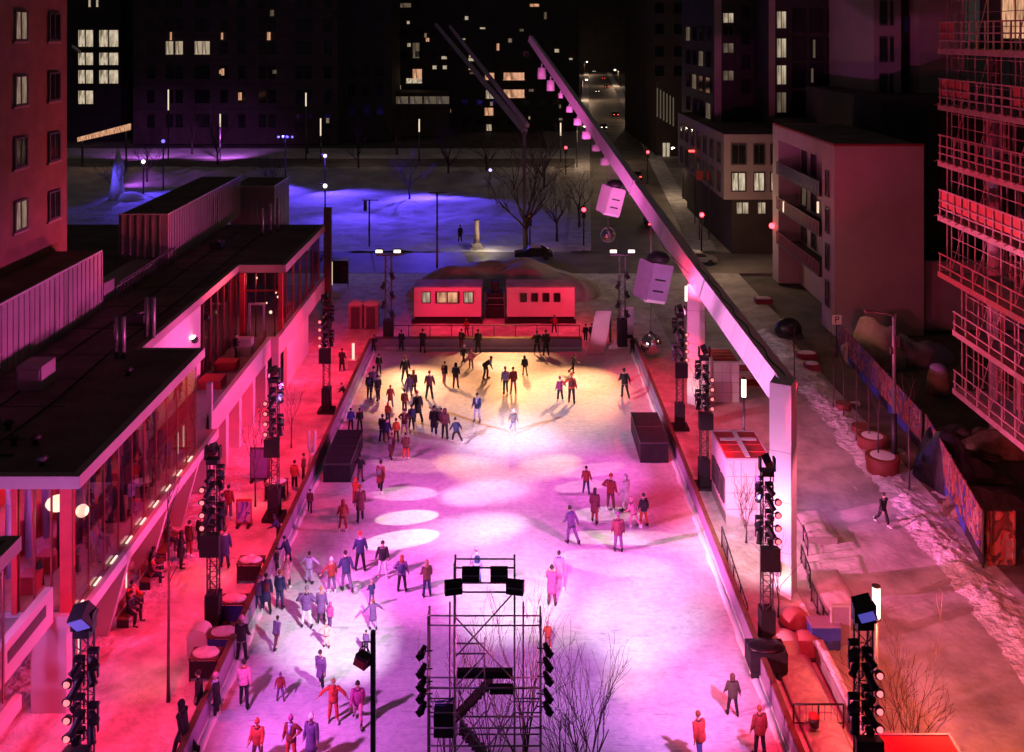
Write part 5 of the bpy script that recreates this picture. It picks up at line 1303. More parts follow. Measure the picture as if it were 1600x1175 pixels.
# far street lamps
for i, (y, s) in enumerate(((150,1),(185,-1),(225,1),(285,1),(370,-1),(470,1),(600,-1))):
    x = street_x(y)+s*8.5; t = thing('street_lamp', ['street lamp %s along the long street' % w for w in ('nearest','second','third','fourth','fifth','sixth','farthest')][i], 'street lamp', (x, y, 0), 0, 'street lamps along the long street')
    part('pole', MB().tube([(0,0,0),(0,0,8)], .1, 6), M['dsteel'], t, False); part('arm', MB().bar((0,0,7.95),(-s*1.6,0,8.2),.05), M['dsteel'], t, False); part('lamp_head', MB().sphere((-s*1.6,0,8.1), .28 if y < 300 else .55, 8, 6, 1, 1, .5), E['white'], t, False)
# ================================================================== PEOPLE
def dirv(flex, abd, side): 
    f, a = R(flex), R(abd)
    return Vector((side*math.sin(a), -math.sin(f)*math.cos(a), -math.cos(f)*math.cos(a)))
# pose: lean, legs L/R (hip flex, abduct, knee), arms L/R (flex, abduct, elbow flex) ; figure faces -Y, L is +X (screen right when facing us)
POSES = {
 'stand':  (2, (4,4,4), (-2,5,4), (6,10,14), (2,11,12)),
 'skate_a':(11, (18,3,20), (-12,5,12), (14,10,26), (-12,10,20)),
 'skate_b':(12, (-14,5,14), (20,3,22), (-14,12,22), (18,10,30)),
 'slouch': (7, (2,5,3), (10,6,16), (18,9,44), (14,9,38)),
 'wide':   (5, (10,8,12), (-2,7,8), (14,14,22), (-4,18,20)),
 'glide':  (16, (20,3,24), (-20,6,18), (30,12,34), (-22,14,24)),
 'stride': (10, (26,4,14), (-20,4,24), (-22,8,26), (26,9,30)),
 'armsout':(4, (6,6,8), (0,7,8), (6,52,10), (4,56,12)),
 'hips':   (3, (4,7,4), (0,7,4), (-22,42,82), (4,14,14)),
 'bent':   (52, (18,5,24), (8,6,20), (40,10,30), (34,12,26)),
 'lunge':  (24, (34,8,34), (-26,18,8), (34,24,24), (-34,18,18)),
 'holdleft': (3, (6,5,6), (-4,6,8), (6,12,16), (8,44,8)),
 'holdright':(3, (6,5,6), (-4,6,8), (8,44,8), (6,12,16)),
 'akimbo': (2, (2,8,3), (-2,8,3), (-18,44,88), (-18,44,88)),
 'phone':  (5, (3,4,3), (-1,5,4), (38,4,95), (34,4,100)),
 'lean':   (26, (4,5,3), (-6,6,6), (48,12,48), (44,14,50)),
 'sit':    (6, (84,8,84), (80,9,82), (34,10,52), (30,12,58)),
 'balance':(12, (10,4,12), (-38,8,30), (8,78,6), (10,84,8)),
}
def skeleton(pose):
    lean, LL, RL, LA, RA = POSES[pose]
    hip = Vector((0,0,.93)); T = Matrix.Rotation(R(lean), 3, 'X')       # +X rotation tips the trunk to -Y
    up = lambda v: hip+T @ Vector(v)
    J = {'hip': hip, 'belly': up((0,0,.17)), 'chest': up((0,.01,.36)), 'neck0': up((0,.015,.51))}
    Th = Matrix.Rotation(R(lean*.35), 3, 'X'); nb = J['neck0']
    J['neck1'] = nb+Th @ Vector((0,-.012,.08)); J['head'] = nb+Th @ Vector((0,-.03,.2)); J['Th'] = Th; J['T'] = T
    for s, n, L, A in ((1,'L',LL,LA), (-1,'R',RL,RA)):
        h = hip+Vector((s*.09,0,-.03)); k = h+dirv(L[0],L[1],s)*.42; a = k+dirv(L[0]-L[2],L[1],s)*.41
        J['hip'+n], J['kn'+n], J['an'+n] = h, k, a; J['toe'+n] = a+Vector((s*.03,-.17,-.055)); J['heel'+n] = a+Vector((0,.05,-.06))
        sh = up((s*.185,.01,.455)); e = sh+T @ dirv(A[0],A[1],s)*.285; w = e+T @ dirv(A[0]+A[2],A[1]*.75 if A[2] < 60 else -A[1]*.9,s)*.245
        J['sh'+n], J['el'+n], J['wr'+n] = sh, e, w
    lo = min(J['anL'].z, J['anR'].z) if pose != 'sit' else .93-.02-.43
    d = Vector((0,0,.13-lo))
    for k in J:
        if isinstance(J[k], Vector): J[k] = J[k]+d
    return J
def skin_body(pose, J):
    V = []; Ed = []; Rd = []
    def add(p, r, par=None):
        V.append(tuple(p)); Rd.append(r); i = len(V)-1
        if par is not None: Ed.append((par, i))
        return i
    p = add(J['hip'], (.125,.1)); b = add(J['belly'], (.12,.095), p); c = add(J['chest'], (.135,.1), b); n0 = add(J['neck0'], (.07,.065), c)
    n1 = add(J['neck1'], (.052,.052), n0); Th = J['Th']; hd = J['head']
    a = add(hd+Th @ Vector((0,-.012,-.075)), (.06,.068), n1); a = add(hd, (.078,.095), a); add(hd+Th @ Vector((0,.012,.085)), (.06,.075), a)
    for n in 'LR':
        s = 1 if n == 'L' else -1
        h = add(J['hip'+n]+Vector((0,0,-.04)), (.082,.085), p); k = add(J['kn'+n], (.055,.058), h); m = add(J['kn'+n].lerp(J['an'+n], .35), (.055,.058), k)
        an = add(J['an'+n], (.038,.042), m); add(J['toe'+n], (.04,.028), an)
        sh = add(J['sh'+n], (.06,.06), c); e = add(J['el'+n], (.042,.042), sh); w = add(J['wr'+n], (.029,.029), e)
        d = (J['wr'+n]-J['el'+n]).normalized(); add(J['wr'+n]+d*.075, (.036,.024), w)
    me = bpy.data.meshes.new('body'); me.from_pydata(V, Ed, []); o = bpy.data.objects.new('tmp', me); col.objects.link(o)
    o.modifiers.new('k', 'SKIN'); sv = me.skin_vertices[0].data
    for i, r in enumerate(Rd): sv[i].radius = r; sv[i].use_root = (i == 0)
    ss = o.modifiers.new('s', 'SUBSURF'); ss.levels = 1
    dg = bpy.context.evaluated_depsgraph_get(); dg.update(); res = bpy.data.meshes.new_from_object(o.evaluated_get(dg))
    bpy.data.objects.remove(o)
    mb = MB(); mb.add([v.co for v in res.vertices], [list(f.vertices) for f in res.polygons], True); bpy.data.meshes.remove(res)
    # nose, ears, lips, eyelids; fingers and thumbs
    for x, y, z, r, q in ((0,-.1,-.012,.017,1.5),(-.082,.005,-.005,.022,1.5),(.082,.005,-.005,.022,1.5),(0,-.088,-.055,.02,.45),(-.034,-.083,.022,.014,.7),(.034,-.083,.022,.014,.7)):
        mb.sphere(hd+Th @ Vector((x,y,z)), r, 6, 5, 1, .7, q)
    for n in 'LR':
        s = 1 if n == 'L' else -1; w = J['wr'+n]; d = (w-J['el'+n]).normalized(); pl = w+d*.085
        f = Vector((0,-1,0)); f = (f-d*f.dot(d)).normalized(); cr = d.cross(f)*s
        for i, L in enumerate((.066,.076,.07,.054)):
            b0 = pl+f*(.027-.018*i); k1 = b0+d*L*.5+cr*-.006; k2 = k1+d*L*.38+cr*-.026
            mb.tube([b0-d*.02, k1, k2], [.0095,.009,.007], 5)
        t0 = w+d*.03+f*.03; mb.tube([t0, t0+f*.028+d*.022, t0+f*.034+d*.055], [.012,.011,.008], 5)
    return mb
def garment(pose, J, kind):
    mb = MB(); T = J['T']; hip = J['hip']; up = lambda z, y=0: hip+T @ Vector((0,y,z))
    if kind in ('jacket', 'long_coat', 'puffer'):
        k = 1.12 if kind == 'puffer' else 1
        rings = [(up(.5,.0),(.085,.085)), (up(.47,.005),(.165*k,.11)), (up(.38,.0),(.205*k,.145*k)), (up(.24,-.005),(.2*k,.15*k)), (up(.12,-.005),(.19*k,.145*k)), (up(-.02,0),(.2*k,.15*k))]
        if kind == 'jacket': rings += [(up(-.1,0),(.195,.15)), (up(-.12,0),(.17,.13))]
        if kind == 'puffer': rings += [(up(-.13,0),(.21,.165)), (up(-.17,0),(.17,.13))]
        if kind == 'long_coat':
            m = (J['knL']+J['knR'])/2; q = hip+Vector((0,0,-.12)); rings += [(q,(.205,.165)), (q.lerp(m,.45),(.215,.18)), (q.lerp(m,.8),(.22,.19)), (q.lerp(m,.83),(.18,.15))]
        mb.tube([r[0] for r in rings], [r[1] for r in rings], 14)
        for n in 'LR':
            sh, e, w = J['sh'+n], J['el'+n], J['wr'+n]; s = 1 if n == 'L' else -1
            mb.tube([sh+T @ Vector((-s*.06,0,.015)), sh, sh.lerp(e,.5), e, e.lerp(w,.55), w, w+(e-w)*.03], [.07*k,.083*k,.074*k,.066*k,.062*k,.053*k,.03], 9)
        mb.tube([up(.47,0), up(.545,.0), up(.56,0)], [(.1,.095),(.085,.082),(.07,.07)], 10)
    elif kind == 'trousers':
        mb.tube([hip+Vector((0,0,.06)), hip+Vector((0,0,-.03)), hip+Vector((0,0,-.1)), hip+Vector((0,0,-.14))], [(.16,.125),(.17,.135),(.16,.13),(.06,.06)], 12)
        for n in 'LR':
            h, k, a = J['hip'+n], J['kn'+n], J['an'+n]
            mb.tube([h+Vector((0,0,.02)), h.lerp(k,.15), h.lerp(k,.6), k, k.lerp(a,.35), k.lerp(a,.8), a+Vector((0,0,.0)), a+Vector((0,0,.01))], [.07,.1,.086,.074,.073,.064,.066,.04], 10)
    elif kind[:-1] in ('skate', 'boot'):
        for n in kind[-1]:
            a, t, h = J['an'+n], J['toe'+n], J['heel'+n]
            mb.tube([a+Vector((0,.01,.09)), a+Vector((0,.005,.0)), a+Vector((0,.005,-.055))], [.058,.055,.056], 9)
            mb.tube([h+Vector((0,-.01,.0)), h.lerp(t,.5)+Vector((0,0,.008)), t, t+Vector((0,-.035,-.003))], [(.045,.038),(.05,.04),(.045,.034),(.02,.018)], 9)
            if kind[:-1] == 'skate':
                for q in (.15, .8): p = h.lerp(t,q); mb.cbox(p+Vector((0,0,-.045)), .03, .04, .04)
                mb.cbox(h.lerp(t,.5)+Vector((0,0,-.068)), .008, .29, .026)
    elif kind == 'hem':
        mb.tube([up(-.085,0), up(-.125,0)], [(.203,.158),(.19,.148)], 14)
    elif kind == 'collar':
        mb.tube([up(.485,0), up(.535,0)], [(.112,.105),(.1,.095)], 10)
    elif kind == 'scarf':
        mb.tube([up(.49,-.01), up(.535,-.012), up(.56,-.012)], [(.11,.11),(.112,.112),(.085,.085)], 12); mb.tube([up(.5,-.11), up(.4,-.155), up(.22,-.165)], [(.05,.02),(.055,.02),(.05,.015)], 8)
    elif kind == 'backpack':
        mb.tube([up(.08,.19), up(.13,.22), up(.3,.235), up(.42,.21), up(.45,.19)], [(.11,.05),(.15,.09),(.15,.1),(.125,.075),(.08,.04)], 12)
    hd, Th = J['head'], J['Th']; P = lambda x, y, z: hd+Th @ Vector((x,y,z))
    if kind == 'hair':
        mb.sphere(P(0,.022,.03), .1, 14, 9, .92, 1.02, 1.05)
    elif kind == 'long_hair':
        mb.sphere(P(0,.022,.03), .1, 14, 9, .95, 1.02, 1.05); mb.tube([P(0,.06,.03), P(0,.085,-.06), P(0,.095,-.18), P(0,.1,-.27)], [(.08,.05),(.1,.05),(.095,.045),(.03,.02)], 10)
    elif kind == 'hat':
        mb.tube([P(0,.006,.012), P(0,.008,.05), P(0,.012,.1), P(0,.018,.135), P(0,.02,.15)], [(.098,.115),(.1,.116),(.085,.1),(.045,.055),(.012,.012)], 14); mb.sphere(P(0,.02,.165), .03, 8, 6)
    elif kind == 'hood':
        mb.sphere(P(0,.035,.015), .125, 14, 10, .95, .95, 1.12); mb.tube([P(0,.03,-.06), P(0,.04,-.16)], [(.11,.1),(.13,.11)], 12)
    return mb
CACHE = {}
def gmesh(pose, kind):
    k = (pose, kind)
    if k not in CACHE:
        J = CACHE.setdefault((pose,'J'), skeleton(pose)) if (pose,'J') in CACHE else None
        if J is None: J = skeleton(pose); CACHE[(pose,'J')] = J
        me = (skin_body(pose, J) if kind == 'body' else garment(pose, J, kind)).mesh(kind if kind != 'body' else 'body'); me.materials.append(None); CACHE[k] = me
    return CACHE[k]
CL = {}
def cloth(c):
    if c not in CL:
        rgb = {'black':(.016,.015,.018),'navy':(.03,.035,.11),'red':(.55,.06,.04),'dkred':(.24,.035,.035),'maroon':(.13,.03,.05),'purple':(.14,.07,.2),'lav':(.42,.36,.62),'pink':(.62,.22,.36),'white':(.75,.74,.76),
               'grey':(.18,.17,.19),'brown':(.12,.06,.04),'orange':(.7,.16,.05),'blue':(.06,.09,.42),'jeans':(.09,.12,.3),'peach':(.75,.45,.32),'magenta':(.4,.06,.25),'olive':(.06,.06,.035),'tan':(.4,.28,.2)}[c]
        CL[c] = mat(c+' cloth', rgb, .85, .3, 9, .3)
    return CL[c]
SKIN = [mat('fair skin', (.55,.36,.28), .6, .1, 4, 0), mat('tan skin', (.38,.22,.15), .6, .1, 4, 0), mat('brown skin', (.2,.11,.075), .6, .1, 4, 0)]
HAIRC = {'dark': mat('dark hair', (.025,.018,.014), .7, .3, 12, .3), 'fairhair': mat('fair hair', (.3,.2,.1), .7, .3, 12, .3), 'redhair': mat('auburn hair', (.25,.07,.03), .7, .3, 12, .3)}
NP = [0]
def person(px, fy, hpx, pose, deg, top, tc, lc, hw, hc, feet, label, group, z=None, at=None):
    """deg 0 faces the camera, 180 shows the back, +90 faces screen right"""
    if pose == 'stand': pose = ('stand','skate_a','slouch','skate_b','stand','skate_a','skate_b')[NP[0] % 7] if z is None and at is None else ('stand','slouch','stand')[NP[0] % 3]
    zz = IZ if z is None else z; p = Vector(at) if at is not None else gp(px, fy, zz)
    full = {'bent':1.38,'sit':1.3,'lunge':1.6,'lean':1.62,'glide':1.68}.get(pose, 1.74)
    s = 1.0 if hpx is None else max(.5, min(1.16, hpx*p.y/F/full*1.0))
    t = bpy.data.objects.new('person', None); col.objects.link(t); t.location = p; t.rotation_euler = (0,0,R(deg+((NP[0]*37) % 41-20))); t.scale = (s,s,s); t.empty_display_size = .3
    tag(t, label, 'person', group); NP[0] += 1
    bits = [('body','body',SKIN[NP[0]%3 if NP[0]%4 else 0]), (top,top,cloth(tc)), ('trousers','trousers',cloth(lc)),
            (feet,feet+'L',cloth('white' if NP[0]%3 == 0 else 'black')), (feet,feet+'R',cloth('white' if NP[0]%3 == 0 else 'black')), (hw,hw,HAIRC[hc] if hc in HAIRC else cloth(hc))]
    if NP[0] % 5 in (1,3) and hw not in ('hood',): bits.append(('scarf','scarf',cloth(('red','lav','white','tan','blue')[NP[0]%5 if NP[0]%2 else (NP[0]//5)%5])))
    if NP[0] % 7 == 2 and 90 < deg < 270: bits.append(('backpack','backpack',cloth(('black','maroon','navy','grey')[NP[0]%4])))
    if top in ('jacket','puffer'):
        for n_ in ('hem','collar'): bits.append((n_,n_,cloth('black' if tc != 'black' else 'grey')))
    for n, k, m in bits:
        o = bpy.data.objects.new(n, gmesh(pose, k)); col.objects.link(o); o.parent = t; slotmat(o, m)
    return t
SK = 'skaters on the ice'
P_ = [ # px, foot y, px height, pose, heading, top, colour, trousers, headwear, colour, label
 (592,585,31,'stand',200,'jacket','black','black','hair','dark','skater in black at the far left corner of the ice by the boards'),
 (577,624,40,'stand',160,'jacket','black','black','hair','dark','leftmost skater of a dark trio at the far left edge'),
 (584,617,42,'stand',180,'puffer','purple','black','hat','black','middle skater of a dark trio in dim violet jacket at far left'),
 (591,626,38,'stand',200,'jacket','black','black','hat','black','right skater of a dark trio at the far left edge'),
 (633,597,40,'wide',10,'jacket','black','black','hair','redhair','skater in black with arms held off the sides on the far warm pool of light'),
 (646,616,36,'stand',180,'long_coat','brown','black','hood','brown','skater in brown hooded coat left of the brightest warm pool'),
 (639,620,34,'stand',170,'jacket','purple','purple','hair','dark','skater in violet jacket just in front of the brown hooded coat'),
 (671,624,43,'wide',190,'jacket','maroon','black','hair','redhair','skater in maroon jacket striding on the middle of the warm pool'),
 (694,601,35,'stand',170,'jacket','black','pink','hair','dark','skater in black jacket with pink leggings'),
 (712,607,38,'stand',190,'puffer','black','maroon','hood','black','skater in black hooded puffer right of the pink leggings'),
 (758,592,32,'bent',80,'jacket','black','black','hair','dark','skater in black bent far forward on the far ice'),
 (724,570,30,'stride',120,'jacket','black','black','hat','white','skater in black and white hat nearest the far boards'),
 (736,576,29,'stand',170,'jacket','pink','maroon','hat','red','skater in pink jacket close to the far boards'),
 (610,636,33,'wide',180,'long_coat','dkred','purple','hair','redhair','skater in dark red coat with violet trousers left of the cluster'),
 (632,646,36,'stand',160,'jacket','dkred','black','hair','dark','skater in dark red jacket at the back of the left cluster'),
 (653,660,47,'stand',210,'long_coat','black','black','hat','red','skater in long black coat with red hat in the left cluster'),
 (643,671,38,'stride',190,'jacket','navy','black','hair','dark','skater in navy jacket in front of the red hat'),
 (632,682,42,'akimbo',0,'jacket','maroon','pink','hair','dark','skater in maroon jacket and pink trousers with hands on hips'),
 (606,660,30,'stand',180,'jacket','red','black','hood','red','skater in red hood behind the dark pair at left'),
 (597,692,43,'wide',170,'jacket','black','black','hair','dark','left skater of a dark pair on the violet ice'),
 (604,695,41,'wide',190,'jacket','navy','brown','hat','black','right skater of a dark pair with brown trousers on the violet ice'),
 (619,691,36,'stand',180,'jacket','orange','maroon','hair','dark','small skater in glowing orange red jacket'),
 (611,717,38,'glide',150,'long_coat','maroon','brown','hair','redhair','skater in patterned maroon coat lowest of the left cluster'),
 (634,720,42,'stand',180,'jacket','brown','red','hair','dark','skater in brown jacket with bright red trousers'),
 (548,673,34,'stand',180,'jacket','blue','black','hair','dark','skater in blue jacket behind the left black box'),
 (562,673,34,'stand',200,'jacket','black','black','hair','dark','skater in black behind the left black box'),
 (678,682,46,'stand',180,'long_coat','black','navy','hair','dark','skater in long black coat in the row of three'),
 (688,669,30,'stand',140,'jacket','purple','navy','hair','dark','skater in violet jacket half hidden in the row of three'),
 (695,686,46,'stand',180,'jacket','maroon','black','hood','maroon','skater in maroon hooded jacket at the right of the row of three'),
 (713,693,36,'lunge',215,'jacket','navy','black','hat','black','skater in dark jacket lunging sideways left of the white pool'),
 (746,659,44,'stand',0,'jacket','navy','lav','hair','dark','lone skater in navy jacket with pale trousers facing the camera'),
 (790,615,40,'stand',170,'jacket','lav','navy','hat','lav','skater in pale lavender jacket beside a red jacketed friend'),
 (802,615,40,'stand',185,'jacket','dkred','pink','hair','dark','skater in crimson jacket and pale pink trousers beside a lavender friend'),
 (820,587,30,'stand',180,'puffer','black','tan','hood','black','skater in black hooded jacket with pale leggings near the far ice edge'),
 (896,585,30,'balance',110,'jacket','black','black','hair','dark','skater in black balancing with arms stretched out'),
 (875,628,38,'holdleft',200,'jacket','magenta','black','hat','magenta','child in crimson jacket holding hands with a red jacketed adult'),
 (893,630,46,'holdright',170,'jacket','red','black','hat','red','adult in bright red jacket holding a child by the hand'),
 (976,622,43,'glide',190,'jacket','black','black','hair','dark','lone skater in black gliding above the right black box'),
 (802,677,36,'glide',20,'jacket','grey','lav','hat','white','small skater in patterned jacket on the brightest white pool'),
 (916,772,42,'wide',180,'jacket','dkred','navy','hair','dark','skater in crimson jacket seen from behind left of the right hand group'),
 (929,817,52,'stand',180,'long_coat','maroon','dkred','long_hair','dark','skater in long maroon coat with red leggings seen from behind'),
 (954,799,56,'hips',170,'jacket','dkred','maroon','hat','red','skater in dark red with one hand on the hip'),
 (977,799,56,'stand',200,'long_coat','white','white','hood','white','skater in long white hooded coat'),
 (1006,823,50,'wide',200,'jacket','black','red','hair','dark','skater in black jacket with red trousers and pale skates'),
 (990,826,46,'glide',220,'jacket','pink','pink','hood','pink','skater in pink suit beside the red trousers'),
 (893,850,55,'glide',205,'jacket','purple','purple','hair','dark','skater in violet jacket gliding alone between two spots of light'),
 (966,862,58,'stand',180,'puffer','maroon','purple','hat','purple','skater in long maroon puffer standing on a pale spot of light'),
 (874,921,57,'stand',190,'long_coat','pink','pink','hair','dark','skater in pink suit behind the magenta coat'),
 (862,946,60,'phone',180,'long_coat','magenta','maroon','hair','dark','skater in magenta coat in front of the pink suit'),
 (563,752,40,'akimbo',170,'jacket','black','maroon','hair','dark','skater in black vest with hands up right of the left black box'),
 (594,770,48,'stand',180,'long_coat','dkred','black','hair','dark','skater in dark red coat alone below the first pale spot'),
 (555,787,38,'stand',180,'jacket','red','red','hood','red','skater in glowing red behind the maroon jacket'),
 (563,814,54,'stand',180,'long_coat','maroon','black','hair','redhair','skater in maroon coat in front of the glowing red one'),
 (536,831,48,'wide',185,'jacket','dkred','dkred','hood','dkred','skater in dark red suit alone in a red pool of light'),
 (484,800,34,'stand',170,'jacket','maroon','black','hair','dark','child in dark red by the left boards above the crowd'),
 (563,892,58,'wide',190,'jacket','navy','black','hat','red','tall skater in dark jacket with pink scarf and hat'),
 (598,902,56,'wide',0,'jacket','black','white','hair','dark','skater in black jacket with white trousers'),
 (628,925,55,'hips',180,'jacket','purple','black','long_hair','redhair','skater in violet jacket with elbow out and long auburn hair'),
 (667,933,55,'stand',200,'jacket','brown','navy','long_hair','fairhair','skater in brown jacket with long fair hair left of the scaffold top'),
 (447,921,50,'stand',170,'long_coat','pink','black','hat','pink','skater in long pink coat at the back of the near left crowd'),
 (437,951,58,'stand',180,'jacket','navy','navy','hair','redhair','skater in navy with pink scarf at the left of the near crowd'),
 (483,912,48,'armsout',190,'jacket','lav','lav','hair','dark','skater in lavender with arms spread in the near left crowd'),
 (518,926,52,'holdright',180,'jacket','dkred','purple','hat','white','skater in red sweater with white hat in the near left crowd'),
 (541,924,58,'glide',190,'jacket','navy','purple','hair','dark','skater in navy jacket gliding at the right of the near left crowd'),
 (416,957,58,'stand',190,'long_coat','navy','black','hair','dark','skater in long dark coat beside the left boards'),
 (404,957,54,'stand',160,'jacket','purple','navy','hat','purple','skater in violet jacket squeezed against the left boards'),
 (479,981,62,'akimbo',175,'puffer','purple','white','hat','grey','skater in violet grey jacket with white trousers'),
 (502,975,56,'stand',180,'long_coat','purple','black','hair','fairhair','skater in lilac coat next to a hooded child'),
 (515,983,40,'stand',170,'jacket','magenta','purple','hood','magenta','hooded child in magenta beside the lilac coat'),
 (510,1012,38,'armsout',185,'jacket','peach','peach','hat','peach','child in pale peach suit in the hottest light'),
 (431,1013,46,'glide',170,'jacket','purple','maroon','hair','dark','child in violet jacket alone left of the hottest light'),
 (502,1077,62,'stand',0,'long_coat','purple','black','hair','dark','big skater in dark violet coat walking towards the camera'),
 (581,946,38,'stand',185,'jacket','navy','purple','hat','pink','child in dark jacket behind the coat with spread arms'),
 (583,984,46,'armsout',180,'long_coat','purple','lav','hair','redhair','skater in violet coat with arms spread and pale fur collar'),
 (572,1022,36,'stand',150,'jacket','purple','black','hair','dark','skater half hidden behind the hanging lantern box'),
 (381,1103,68,'stand',180,'jacket','pink','black','hair','dark','skater in pink jacket and black trousers by the left boards'),
 (438,1094,42,'wide',10,'jacket','dkred','purple','hat','purple','child in dark red jacket near the left boards'),
 (521,1128,66,'armsout',0,'jacket','red','red','hair','fairhair','skater in red suit with arms spread holding a friend by the hand'),
 (559,1132,70,'stride',10,'jacket','magenta','pink','hair','dark','skater in violet pink jacket holding hands with the red suit'),
 (403,1196,72,'stand',0,'puffer','red','maroon','hat','red','skater in bright red jacket cut by the bottom edge at left'),
 (455,1192,72,'hips',0,'jacket','dkred','red','hat','magenta','skater in dark red jacket beside a violet coat at the bottom edge'),
 (487,1196,78,'stand',0,'long_coat','purple','blue','hat','white','skater in violet coat and blue jeans with white hat at the bottom edge'),
 (1145,1118,62,'wide',200,'puffer','olive','black','hood','brown','skater in dark puffer with fur hood near the right boards'),
 (1094,1192,76,'stand',190,'puffer','red','jeans','hair','redhair','skater in bright red jacket and blue jeans at the bottom right'),
 (1187,1182,76,'stand',180,'puffer','dkred','black','hair','redhair','skater in dark red jacket against the right boards'),
 (745,908,50,'stand',180,'jacket','lav','blue','hat','lav','pale blue child behind the top of the scaffold tower'),
 (856,1016,42,'stand',170,'jacket','red','red','hat','pink','small red child seen beside the right lamps of the scaffold tower'),
]
for a in P_: person(*a[:11], 'skate', a[10], SK) if False else person(a[0],a[1],a[2],a[3],a[4],a[5],a[6],a[7],a[8],a[9],'skate',a[10],SK)
SP = 'onlookers around the rink'
Q_ = [
 (538,628,28,'lean',-80,'jacket','black','black','hair','dark','onlooker in black outside the left boards near the far tower'),
 (534,580,34,'stand',180,'long_coat','black','black','hair','dark','onlooker in black coat farthest along the left boards'),
 (584,551,24,'lean',180,'jacket','black','black','hat','black','crouched onlooker in black at the far left railing'),
 (627,547,30,'stand',180,'jacket','black','black','hair','dark','onlooker in black just right of the far left floodlight tower'),
 (660,552,36,'stand',180,'long_coat','black','maroon','hair','dark','onlooker in long black coat in front of the left trailer'),
 (721,547,32,'stand',170,'jacket','black','dkred','hair','dark','onlooker in black jacket behind the far railing right of the left trailer window'),
 (747,552,36,'stand',185,'long_coat','black','black','hair','dark','onlooker in black standing below the right end of the left trailer'),
 (729,526,26,'stand',180,'jacket','red','dkred','hat','red','passer by in red walking in front of the left trailer'),
 (839,554,36,'akimbo',180,'jacket','black','black','hair','dark','onlooker in black with hands on hips at the far railing'),
 (853,556,42,'stand',190,'long_coat','black','black','hair','dark','taller onlooker in black coat beside the one with hands on hips'),
 (866,521,28,'hips',180,'jacket','dkred','black','hair','dark','onlooker in dark red close under the right trailer'),
 (915,535,28,'stride',170,'jacket','black','black','hair','dark','left one of two dark passers by left of the curved ramp'),
 (925,536,30,'stride',190,'jacket','black','dkred','hair','dark','right one of two dark passers by left of the curved ramp'),
 (988,553,26,'stand',180,'long_coat','black','black','hood','black','dark hooded onlooker right of the curved ramp'),
 (460,765,44,'stand',180,'puffer','red','black','hair','dark','onlooker in red jacket seen from behind at a left bar table'),
 (474,748,38,'stand',120,'jacket','brown','black','hair','dark','onlooker in brown beside the red jacketed one'),
 (434,602,44,'stand',180,'jacket','purple','black','hair','dark','person in violet jacket at the doorway of the far pier'),
 (357,812,52,'stand',160,'jacket','dkred','purple','hair','dark','person in dark red walking behind the second left tower'),
 (351,887,60,'stand',180,'long_coat','navy','navy','hair','dark','person in navy coat beside the speaker of the second left tower'),
 (435,848,40,'lean',-100,'jacket','navy','black','hat','navy','onlooker in navy leaning on the left boards'),
 (450,884,42,'lean',-110,'puffer','navy','black','hair','dark','onlooker in dark puffer leaning on the left boards above the crowd'),
 (433,893,36,'stand',-90,'jacket','black','black','hair','dark','onlooker in black behind the leaning puffer jacket'),
 (377,1035,68,'stand',185,'jacket','black','black','hat','pink','onlooker in black with pink hat on the rail side of the left boards'),
 (338,1122,68,'stand',-70,'long_coat','black','black','hat','pink','onlooker in black with pink hat and white boots by the left boards'),
 (311,1122,72,'stand',-60,'long_coat','black','black','hair','dark','onlooker in black coat nearest the snow heaped tables'),
 (287,1182,86,'stride',-90,'long_coat','black','black','hood','black','person in long black hooded coat walking at the lower left'),
 (1379,822,53,'stride',0,'jacket','black','black','hair','dark','lone pedestrian in black on the snowy path at right'),
]
for a in Q_: person(a[0],a[1],a[2],a[3],a[4],a[5],a[6],a[7],a[8],a[9],'boot',a[10],SP,z=.03)
person(719,378,26,'stand',20,'long_coat','black','black','hair','dark','boot','dark figure standing in the park left of the lit column',SP,z=.15)
person(0,0,None,'stand',90,'jacket','black','black','hair','dark','boot','person in black on the pavilion terrace beside the counter',SP,at=(-18.9,65.6,3.73))
CW = 'crowd under the pavilion'
for i, (x, y, d, c, l, hd, lab) in enumerate(((-16.0,47.6,150,'brown','dkred','hair','leftmost of the standing crowd under the pavilion in a brown jacket'),(-15.6,48.2,170,'black','black','hair','person in black in the standing crowd under the pavilion'),(-15.4,49.0,200,'maroon','black','hat','person in maroon jacket and hat in the standing crowd under the pavilion'),
     (-15.8,49.8,180,'black','maroon','hood','hooded person in black at the back of the standing crowd under the pavilion'),(-15.2,50.4,160,'brown','black','hair','person in brown jacket at the right of the standing crowd under the pavilion'),(-16.1,46.6,120,'black','black','hood','hooded person in black sitting apart near the standing crowd'))):
    person(0,0,None,'stand',d,'long_coat' if i%2 else 'jacket',c,l,hd,'dark' if hd == 'hair' else 'black','boot',lab,CW,z=.03,at=(x,y,.03))
for i, (px, py, d, c, lab) in enumerate(((205,955,80,'red','seated person in red jacket on the bench nearest the blue lensed tower'),(203,972,95,'black','seated person in black on the bench nearest the blue lensed tower'),(238,900,85,'black','seated person in black on the middle bench'),(236,915,100,'maroon','seated person in maroon on the middle bench'),(262,858,90,'brown','seated person in brown on the bench by the standing crowd'))):
    p = gp(px, py); p.z = .0; person(0,0,None,'sit',d,'jacket',c,'black','hair','dark','boot',lab,CW,at=p)

